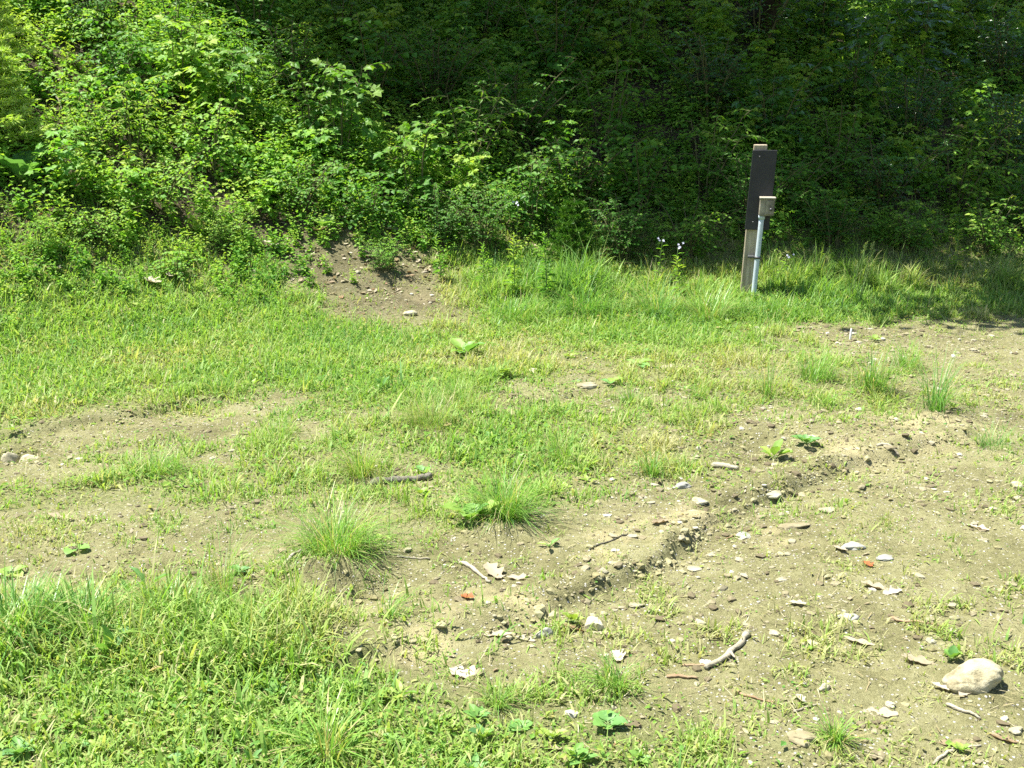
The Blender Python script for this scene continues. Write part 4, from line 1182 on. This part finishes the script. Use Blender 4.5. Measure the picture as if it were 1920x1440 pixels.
PROTO = {}
def proto(kind, var, mat):
    key = (kind, var, mat)
    if key not in PROTO:
        st, lf = pine_arrays(40 + var, nw=9, fine=.0021) if kind == 'pine' else plant_arrays(kind, 100 * var + len(kind))
        PROTO[key] = (st.mesh('stems', M['stem'], True), lf.mesh('foliage', M[mat]))
    return PROTO[key]
NAMES = dict(maple='maple_sapling', bramble='bramble_bush', bush='leafy_bush', ash='ash_sapling', hazel='hazel_bush', pine='pine_sapling')
CATS = dict(maple='sapling', bramble='bush', bush='bush', ash='sapling', hazel='bush', pine='pine')
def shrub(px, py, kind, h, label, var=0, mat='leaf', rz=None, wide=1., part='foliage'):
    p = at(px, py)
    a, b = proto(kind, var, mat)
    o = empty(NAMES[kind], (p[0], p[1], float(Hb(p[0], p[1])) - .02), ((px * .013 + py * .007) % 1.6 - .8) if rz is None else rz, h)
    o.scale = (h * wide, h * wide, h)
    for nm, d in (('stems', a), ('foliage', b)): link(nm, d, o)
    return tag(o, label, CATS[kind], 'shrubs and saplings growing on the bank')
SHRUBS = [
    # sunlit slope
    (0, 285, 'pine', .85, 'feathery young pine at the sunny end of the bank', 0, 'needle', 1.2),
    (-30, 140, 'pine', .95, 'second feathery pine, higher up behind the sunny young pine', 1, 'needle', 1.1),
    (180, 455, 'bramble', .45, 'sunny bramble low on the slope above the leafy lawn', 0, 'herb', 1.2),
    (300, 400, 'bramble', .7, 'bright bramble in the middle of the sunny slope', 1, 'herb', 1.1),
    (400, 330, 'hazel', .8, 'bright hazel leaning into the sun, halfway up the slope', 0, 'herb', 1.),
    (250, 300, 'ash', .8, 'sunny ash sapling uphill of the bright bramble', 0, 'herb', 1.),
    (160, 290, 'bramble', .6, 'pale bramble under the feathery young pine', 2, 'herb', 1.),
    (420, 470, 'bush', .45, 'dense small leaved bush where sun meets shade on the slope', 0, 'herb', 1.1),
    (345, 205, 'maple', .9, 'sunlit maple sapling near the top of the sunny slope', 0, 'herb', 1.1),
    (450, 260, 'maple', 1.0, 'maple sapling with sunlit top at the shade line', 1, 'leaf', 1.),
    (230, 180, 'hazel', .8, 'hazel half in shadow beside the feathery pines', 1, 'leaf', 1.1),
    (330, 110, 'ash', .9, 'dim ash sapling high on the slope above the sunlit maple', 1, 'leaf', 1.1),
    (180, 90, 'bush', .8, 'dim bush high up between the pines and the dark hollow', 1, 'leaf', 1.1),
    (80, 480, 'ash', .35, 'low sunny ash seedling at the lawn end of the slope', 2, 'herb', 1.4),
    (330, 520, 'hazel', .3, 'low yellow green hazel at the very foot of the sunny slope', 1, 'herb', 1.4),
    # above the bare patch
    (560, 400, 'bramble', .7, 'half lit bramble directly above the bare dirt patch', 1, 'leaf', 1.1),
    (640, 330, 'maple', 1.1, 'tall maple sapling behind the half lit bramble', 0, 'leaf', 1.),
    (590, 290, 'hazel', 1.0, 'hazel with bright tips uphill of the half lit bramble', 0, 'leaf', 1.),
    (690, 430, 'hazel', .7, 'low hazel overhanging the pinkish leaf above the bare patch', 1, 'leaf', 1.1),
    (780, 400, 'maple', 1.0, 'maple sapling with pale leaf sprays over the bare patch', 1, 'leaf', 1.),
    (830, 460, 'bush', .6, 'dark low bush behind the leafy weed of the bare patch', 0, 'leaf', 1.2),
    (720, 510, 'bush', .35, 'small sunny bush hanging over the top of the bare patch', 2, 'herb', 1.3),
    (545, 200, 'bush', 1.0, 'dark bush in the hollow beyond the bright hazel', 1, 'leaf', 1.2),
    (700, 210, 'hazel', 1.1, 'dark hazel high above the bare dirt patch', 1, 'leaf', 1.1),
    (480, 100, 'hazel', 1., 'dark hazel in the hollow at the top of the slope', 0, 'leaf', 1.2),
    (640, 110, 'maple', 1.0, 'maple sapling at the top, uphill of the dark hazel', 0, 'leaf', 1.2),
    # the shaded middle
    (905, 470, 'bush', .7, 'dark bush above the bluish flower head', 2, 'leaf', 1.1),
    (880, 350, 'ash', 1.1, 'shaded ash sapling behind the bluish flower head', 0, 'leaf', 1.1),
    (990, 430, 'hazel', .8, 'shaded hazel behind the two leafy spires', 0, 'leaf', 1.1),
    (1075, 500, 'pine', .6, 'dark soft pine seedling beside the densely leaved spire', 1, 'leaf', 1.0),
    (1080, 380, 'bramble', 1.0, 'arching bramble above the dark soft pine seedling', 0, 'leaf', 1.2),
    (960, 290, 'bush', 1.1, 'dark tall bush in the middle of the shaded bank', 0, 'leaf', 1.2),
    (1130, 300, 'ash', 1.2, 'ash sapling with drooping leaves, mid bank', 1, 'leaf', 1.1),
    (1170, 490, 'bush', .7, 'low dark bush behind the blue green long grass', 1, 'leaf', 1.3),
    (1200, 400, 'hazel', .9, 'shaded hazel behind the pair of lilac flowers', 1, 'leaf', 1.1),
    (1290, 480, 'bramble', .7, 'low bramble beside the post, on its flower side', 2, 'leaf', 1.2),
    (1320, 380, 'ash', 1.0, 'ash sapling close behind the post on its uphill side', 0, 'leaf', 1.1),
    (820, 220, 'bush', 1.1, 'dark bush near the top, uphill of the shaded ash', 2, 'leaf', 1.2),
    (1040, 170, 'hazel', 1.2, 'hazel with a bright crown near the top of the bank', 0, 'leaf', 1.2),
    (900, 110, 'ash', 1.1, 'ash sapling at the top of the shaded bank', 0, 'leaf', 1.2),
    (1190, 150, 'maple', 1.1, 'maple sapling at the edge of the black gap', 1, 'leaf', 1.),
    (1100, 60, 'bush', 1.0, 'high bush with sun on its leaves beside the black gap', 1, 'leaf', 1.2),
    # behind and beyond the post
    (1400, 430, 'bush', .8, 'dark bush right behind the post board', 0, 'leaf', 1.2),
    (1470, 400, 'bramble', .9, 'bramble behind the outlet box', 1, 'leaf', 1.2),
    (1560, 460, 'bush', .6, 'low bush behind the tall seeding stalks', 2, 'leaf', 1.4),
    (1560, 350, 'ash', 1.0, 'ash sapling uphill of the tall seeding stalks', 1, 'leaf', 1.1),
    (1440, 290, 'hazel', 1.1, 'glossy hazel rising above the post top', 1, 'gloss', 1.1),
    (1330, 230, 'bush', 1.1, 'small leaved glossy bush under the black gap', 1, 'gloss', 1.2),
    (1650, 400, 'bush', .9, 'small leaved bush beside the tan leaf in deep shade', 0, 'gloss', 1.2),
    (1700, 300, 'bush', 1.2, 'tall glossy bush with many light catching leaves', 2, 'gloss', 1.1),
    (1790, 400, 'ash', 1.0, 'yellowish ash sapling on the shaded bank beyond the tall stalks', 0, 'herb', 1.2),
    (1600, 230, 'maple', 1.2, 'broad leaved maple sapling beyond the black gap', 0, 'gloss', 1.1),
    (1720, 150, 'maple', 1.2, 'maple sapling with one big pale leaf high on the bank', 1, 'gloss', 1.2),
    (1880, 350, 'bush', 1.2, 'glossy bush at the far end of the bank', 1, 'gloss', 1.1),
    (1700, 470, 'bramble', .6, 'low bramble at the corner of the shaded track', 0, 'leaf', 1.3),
    (1850, 470, 'bramble', .7, 'bramble with a sunny spot at the far track corner', 2, 'herb', 1.3),
    (1930, 450, 'bush', .8, 'dense bush where the track leaves the clearing', 0, 'leaf', 1.2),
    (1880, 180, 'bush', 1.3, 'high glossy bush at the far upper corner of the bank', 0, 'gloss', 1.2),
    (1420, 120, 'ash', 1.2, 'ash sapling in front of the dark leaning trunk', 0, 'gloss', 1.2),
    (1540, 110, 'hazel', 1.2, 'dark hazel behind the leaning trunk', 0, 'gloss', 1.2),
    (1800, 60, 'hazel', 1.2, 'hazel topping the far bank above the big pale leaf', 1, 'gloss', 1.2),
]
for s_ in SHRUBS:
    shrub(s_[0], s_[1], s_[2], s_[3], s_[4], s_[5], s_[6], None, s_[7])
broad(45, 345, 95, 9, 'large pale burdock on the sunny slope under the young pine', .75, .8, .75, name='burdock', group=None)
broad(1735, 95, 70, 6, 'big leaved plant catching light high on the shaded bank', .8, .9, .5, name='burdock', group=None)
broad(610, 432, 50, 7, 'round leaved plant on the shady lip above the bare patch', .9, .7, .4, name='burdock', group=None)

# ------------------------------------------------------------------ undergrowth: the uncountable herb layer of the bank
rng = np.random.default_rng(21)
ac = Acc()
HT = []
for i in range(8):
    a_ = Acc(); r2 = np.random.default_rng(500 + i)
    nst = 4 + i % 3
    for s in range(nst):
        az = r2.uniform(0, 6.28); h = r2.uniform(.10, .30); le = r2.uniform(.1, .7)
        nl = int(r2.integers(6, 12)); t = (np.arange(nl) + 1) / nl
        P = np.stack([math.cos(az) * le * h * t ** 1.3, math.sin(az) * le * h * t ** 1.3, h * t], -1)
        a2 = np.arange(nl) * 2.4 + az
        A = np.stack([np.cos(a2), np.sin(a2), r2.normal(.0, .3, nl)], -1)
        N = np.stack([r2.normal(-.1, .35, nl), r2.normal(-.45, .35, nl), np.ones(nl)], -1)
        L = r2.uniform(.035, .075) * (1.1 - .5 * t)
        leaves(a_, P, A, N, L, L * r2.uniform(.3, .75), OVATE if i % 2 else DIAM, np.clip(.5 - .3 * t + r2.normal(0, .1, nl), 0, 1))
    HT.append(a_.arrays())
x, y = scatter(42000, -8, 12, 5.6, 20, rng)
wd = y - toe(x)
cl = fbm(x * 1.6, y * 1.6, 151, 3)
d = np.maximum(sstep(-.15, .6, wd), .85 * sstep(-1.3, .1, wd) * sstep(-1.0, -1.8, x)) * (np.where(x < -1, .42, .25) + .9 * sstep(.38, .6, cl)) * (1 - .88 * bare(x, y)) * np.where(y > 13, .6, 1) * np.where((x > -.5) & (wd > 1.3), .55, 1)
k = (rng.random(len(x)) < d * .85) & (np.abs(x) < y * .5 + 1.6); x = x[k]; y = y[k]; cl = cl[k]; wd = wd[k]
n = len(x); z = Hb(x, y) - .01
ty = rng.integers(0, 8, n); az = rng.normal(0, .6, n); s = rng.uniform(.6, 1.35, n) * np.interp(wd, [-1.3, -.5, 0, .8, 1.5], [.22, .36, .55, .8, 1.05])
for i in range(8):
    V, T, Qd, A_ = HT[i]
    kk = np.nonzero(ty == i)[0]; m_ = len(kk)
    c = np.cos(az[kk])[:, None]; sn = np.sin(az[kk])[:, None]; sc_ = s[kk][:, None]
    W = np.stack([(V[None, :, 0] * c - V[None, :, 1] * sn) * sc_ + x[kk][:, None], (V[None, :, 0] * sn + V[None, :, 1] * c) * sc_ + y[kk][:, None], V[None, :, 2] * sc_ + z[kk][:, None]], -1)
    off = (np.arange(m_) * len(V))[:, None, None]
    tt = np.clip(A_[None] + (rng.normal(0, .12, m_) + .5 * (cl[kk] - .5))[:, None], 0, 1)
    ac.add(W.reshape(-1, 3), (T[None] + off).reshape(-1, 3) if len(T) else None, (Qd[None] + off).reshape(-1, 4) if len(Qd) else None, tt.ravel())
print('undergrowth plants', n)
# taller leafy sprays of the same layer
TT = []
for i, kd in enumerate(('hazel', 'maple', 'ash', 'bramble', 'hazel', 'maple')):
    st_, lf_ = plant_arrays(kd, 900 + i, True); TT.append(lf_.arrays())
x, y = scatter(5200, -8.5, 13, 7, 23, rng)
wd = y - toe(x); cl = fbm(x * 1.1, y * 1.1, 161, 2)
d = np.where(x > .2, sstep(-.15, .7, wd), sstep(.5, 1.6, wd + .5 * (x > -1))) * sstep(.3, .55, cl + .1 * (y > 12)) * np.where((x < -1.3) & (wd < 2.2), .5, 1) * (1 - bare(x, y)) * (np.hypot((x - BARE[0]) / .8, (y - BARE[1]) / 1.) > 1)
k = (rng.random(len(x)) < d * .75) & (np.abs(x) < y * .5 + 1.6); x = x[k]; y = y[k]; wd = wd[k]
for X0, Y0, w0 in zip(x, y, wd):
    V, T, Qd, A_ = TT[rng.integers(0, 6)]
    a = rng.normal(0, .6); s0 = rng.uniform(.4, .8) * (.65 + .35 * min(w0 / 2, 1)) * (1 + .05 * max(w0 - 2, 0)); c, sn = math.cos(a), math.sin(a)
    W = np.stack([V[:, 0] * c - V[:, 1] * sn, V[:, 0] * sn + V[:, 1] * c, V[:, 2]], -1) * s0 + np.array([X0, Y0, float(Hb(X0, Y0)) - .02])
    ac.add(W, T, Qd, np.clip(A_ + rng.normal(.05, .15), 0, 1))
print('sprays', len(x))
tag(link('undergrowth', ac.mesh('undergrowth', M['herb'])), 'low leafy undergrowth covering the whole bank', 'undergrowth', kind='stuff')

# ------------------------------------------------------------------ trees whose crowns shade the bank
def tree_meshes(seed, H0=6.5, R0=2.4, fl=.8):
    rng = np.random.default_rng(seed); tr = Acc(); cr = Acc()
    t = np.linspace(0, 1, 10)
    pts = np.stack([.25 * np.sin(t * 2 + seed), .2 * np.sin(t * 3 + 1), -.3 + (H0 + .3) * t], -1)
    tube(tr, pts, np.interp(t, [0, .06, 1], [.19, .14, .04]), 10)
    P = []; A = []; N = []; 
    for b in range(26):
        tb = rng.uniform(.45, 1.); q = np.array([np.interp(tb, t, pts[:, i]) for i in range(3)])
        az = b * 2.4 + rng.uniform(-.4, .4); L = R0 * rng.uniform(.55, 1.1) * (1.15 - .5 * tb); el = rng.uniform(.0, .6)
        u = np.linspace(0, 1, 7); d = np.array([math.cos(az), math.sin(az), 0])
        bp = q + d[None] * (L * u * math.cos(el))[:, None] + np.array([0, 0, 1.])[None] * (L * (math.sin(el) * u - .18 * u ** 2))[:, None]
        tube(tr, bp, np.linspace(.045, .008, 7) * (1.2 - .5 * tb), 6, cap=False)
        for c in range(9):
            w = rng.uniform(.3, 1.05); cc = np.array([np.interp(min(w, 1), u, bp[:, i]) for i in range(3)]) + rng.normal(0, .16, 3)
            m = 37
            pp = cc + rng.normal(0, 1, (m, 3)) * np.array([.24, .24, .13])
            P.append(pp); a = rng.uniform(0, 6.28, m)
            A.append(np.stack([np.cos(a), np.sin(a), rng.normal(-.3, .3, m)], -1)); N.append(np.stack([rng.normal(0, .35, m), rng.normal(0, .35, m), np.ones(m)], -1))
    P = np.concatenate(P); n = len(P); L = .13 * rng.uniform(.7, 1.2, n)
    leaves(cr, P, np.concatenate(A), np.concatenate(N), L, L * .75, OVATE, np.clip(rng.normal(.5, .2, n), 0, 1))
    return tr.mesh('trunk', M['bark'], True), cr.mesh('crown', M['canopy'])
TM = [tree_meshes(3), tree_meshes(8), tree_meshes(5, 6.3, 3.2)]
# (where the shade falls, size, mesh, foot of the trunk, label)
TREES = [
    (-3.6, 14.0, 1.05, 0, 15.6, 'tree in the hollow at the top of the slope'),
    (-1.2, 12.5, 1.0, 1, 14.8, 'tree shading the middle of the bank'),
    (.9, 11.4, 1.1, 0, 14.2, 'tree leaning out over the leafy spires'),
    (2.9, 11.2, 1.1, 1, 14.0, 'tree leaning out behind the post'),
    (5.1, 8.9, 1.15, 2, 13.5, 'dark leaning tree over the corner of the track'),
    (1.4, 13.8, 1.1, 2, 16.2, 'spreading tree over the black gap'),
    (4.6, 14.0, 1.1, 2, 16.4, 'tall tree behind the dark leaning one'),
    (7.6, 12.4, 1.1, 2, 16.0, 'tree shading the far end of the bank'),
    (-1.4, 15.6, 1.1, 0, 17.4, 'tall tree far up behind the hollow'),
    (-6.2, 16.2, 1.0, 1, 17.4, 'tree behind the feathery pines'),
    (8.6, 15.6, 1.2, 0, 18.0, 'farthest tree on the dark end of the bank'),
]
for i, (sx, sy, s_, ti, by, lb) in enumerate(TREES):
    hc = .74 * 6.4 * s_; bx = sx; th = .2
    for _ in range(12):
        bz = float(Hb(bx, by)); cz = bz + hc * math.cos(th)
        bx = sx + SUN[0] / SUN[2] * (cz - 1.0); cy = sy + SUN[1] / SUN[2] * (cz - 1.0)
        th = math.asin(min(max((by - cy) / hc, 0), .76))
    o = empty('shade_tree', (bx, by, bz - .05), 0, s_)
    o.rotation_mode = 'ZYX'; o.rotation_euler = (th, 0, 0)
    for nm, d in zip(('trunk', 'crown'), TM[ti]): link(nm, d, o)
    tag(o, lb, 'tree', 'trees standing on the bank')

# ------------------------------------------------------------------ light
w = bpy.data.worlds.new('World'); sc.world = w; w.use_nodes = True
t = w.node_tree; bg = t.nodes['Background']
sky = t.nodes.new('ShaderNodeTexSky'); sky.sky_type = 'NISHITA'; sky.sun_disc = False
sky.sun_elevation = math.asin(SUN[2]); sky.sun_rotation = math.atan2(SUN[0], SUN[1])
t.links.new(sky.outputs[0], bg.inputs[0]); bg.inputs[1].default_value = .075
sd = bpy.data.lights.new('sun', 'SUN'); sd.energy = 5.0; sd.angle = R(.53); sd.color = (1, .97, .90)
so = link('sun', sd); so.rotation_euler = Vector(SUN).to_track_quat('Z', 'Y').to_euler(); so.location = (-4, 2, 12)

sc.render.engine = 'CYCLES'
sc.cycles.max_bounces = 10; sc.cycles.diffuse_bounces = 6; sc.cycles.glossy_bounces = 2; sc.cycles.transmission_bounces = 6
sc.cycles.caustics_reflective = False; sc.cycles.caustics_refractive = False
sc.cycles.use_denoising = False
sc.render.filter_size = 1.8
sc.view_settings.view_transform = 'Standard'; sc.view_settings.look = 'None'
sc.view_settings.exposure = 1.6; sc.view_settings.gamma = 1.0
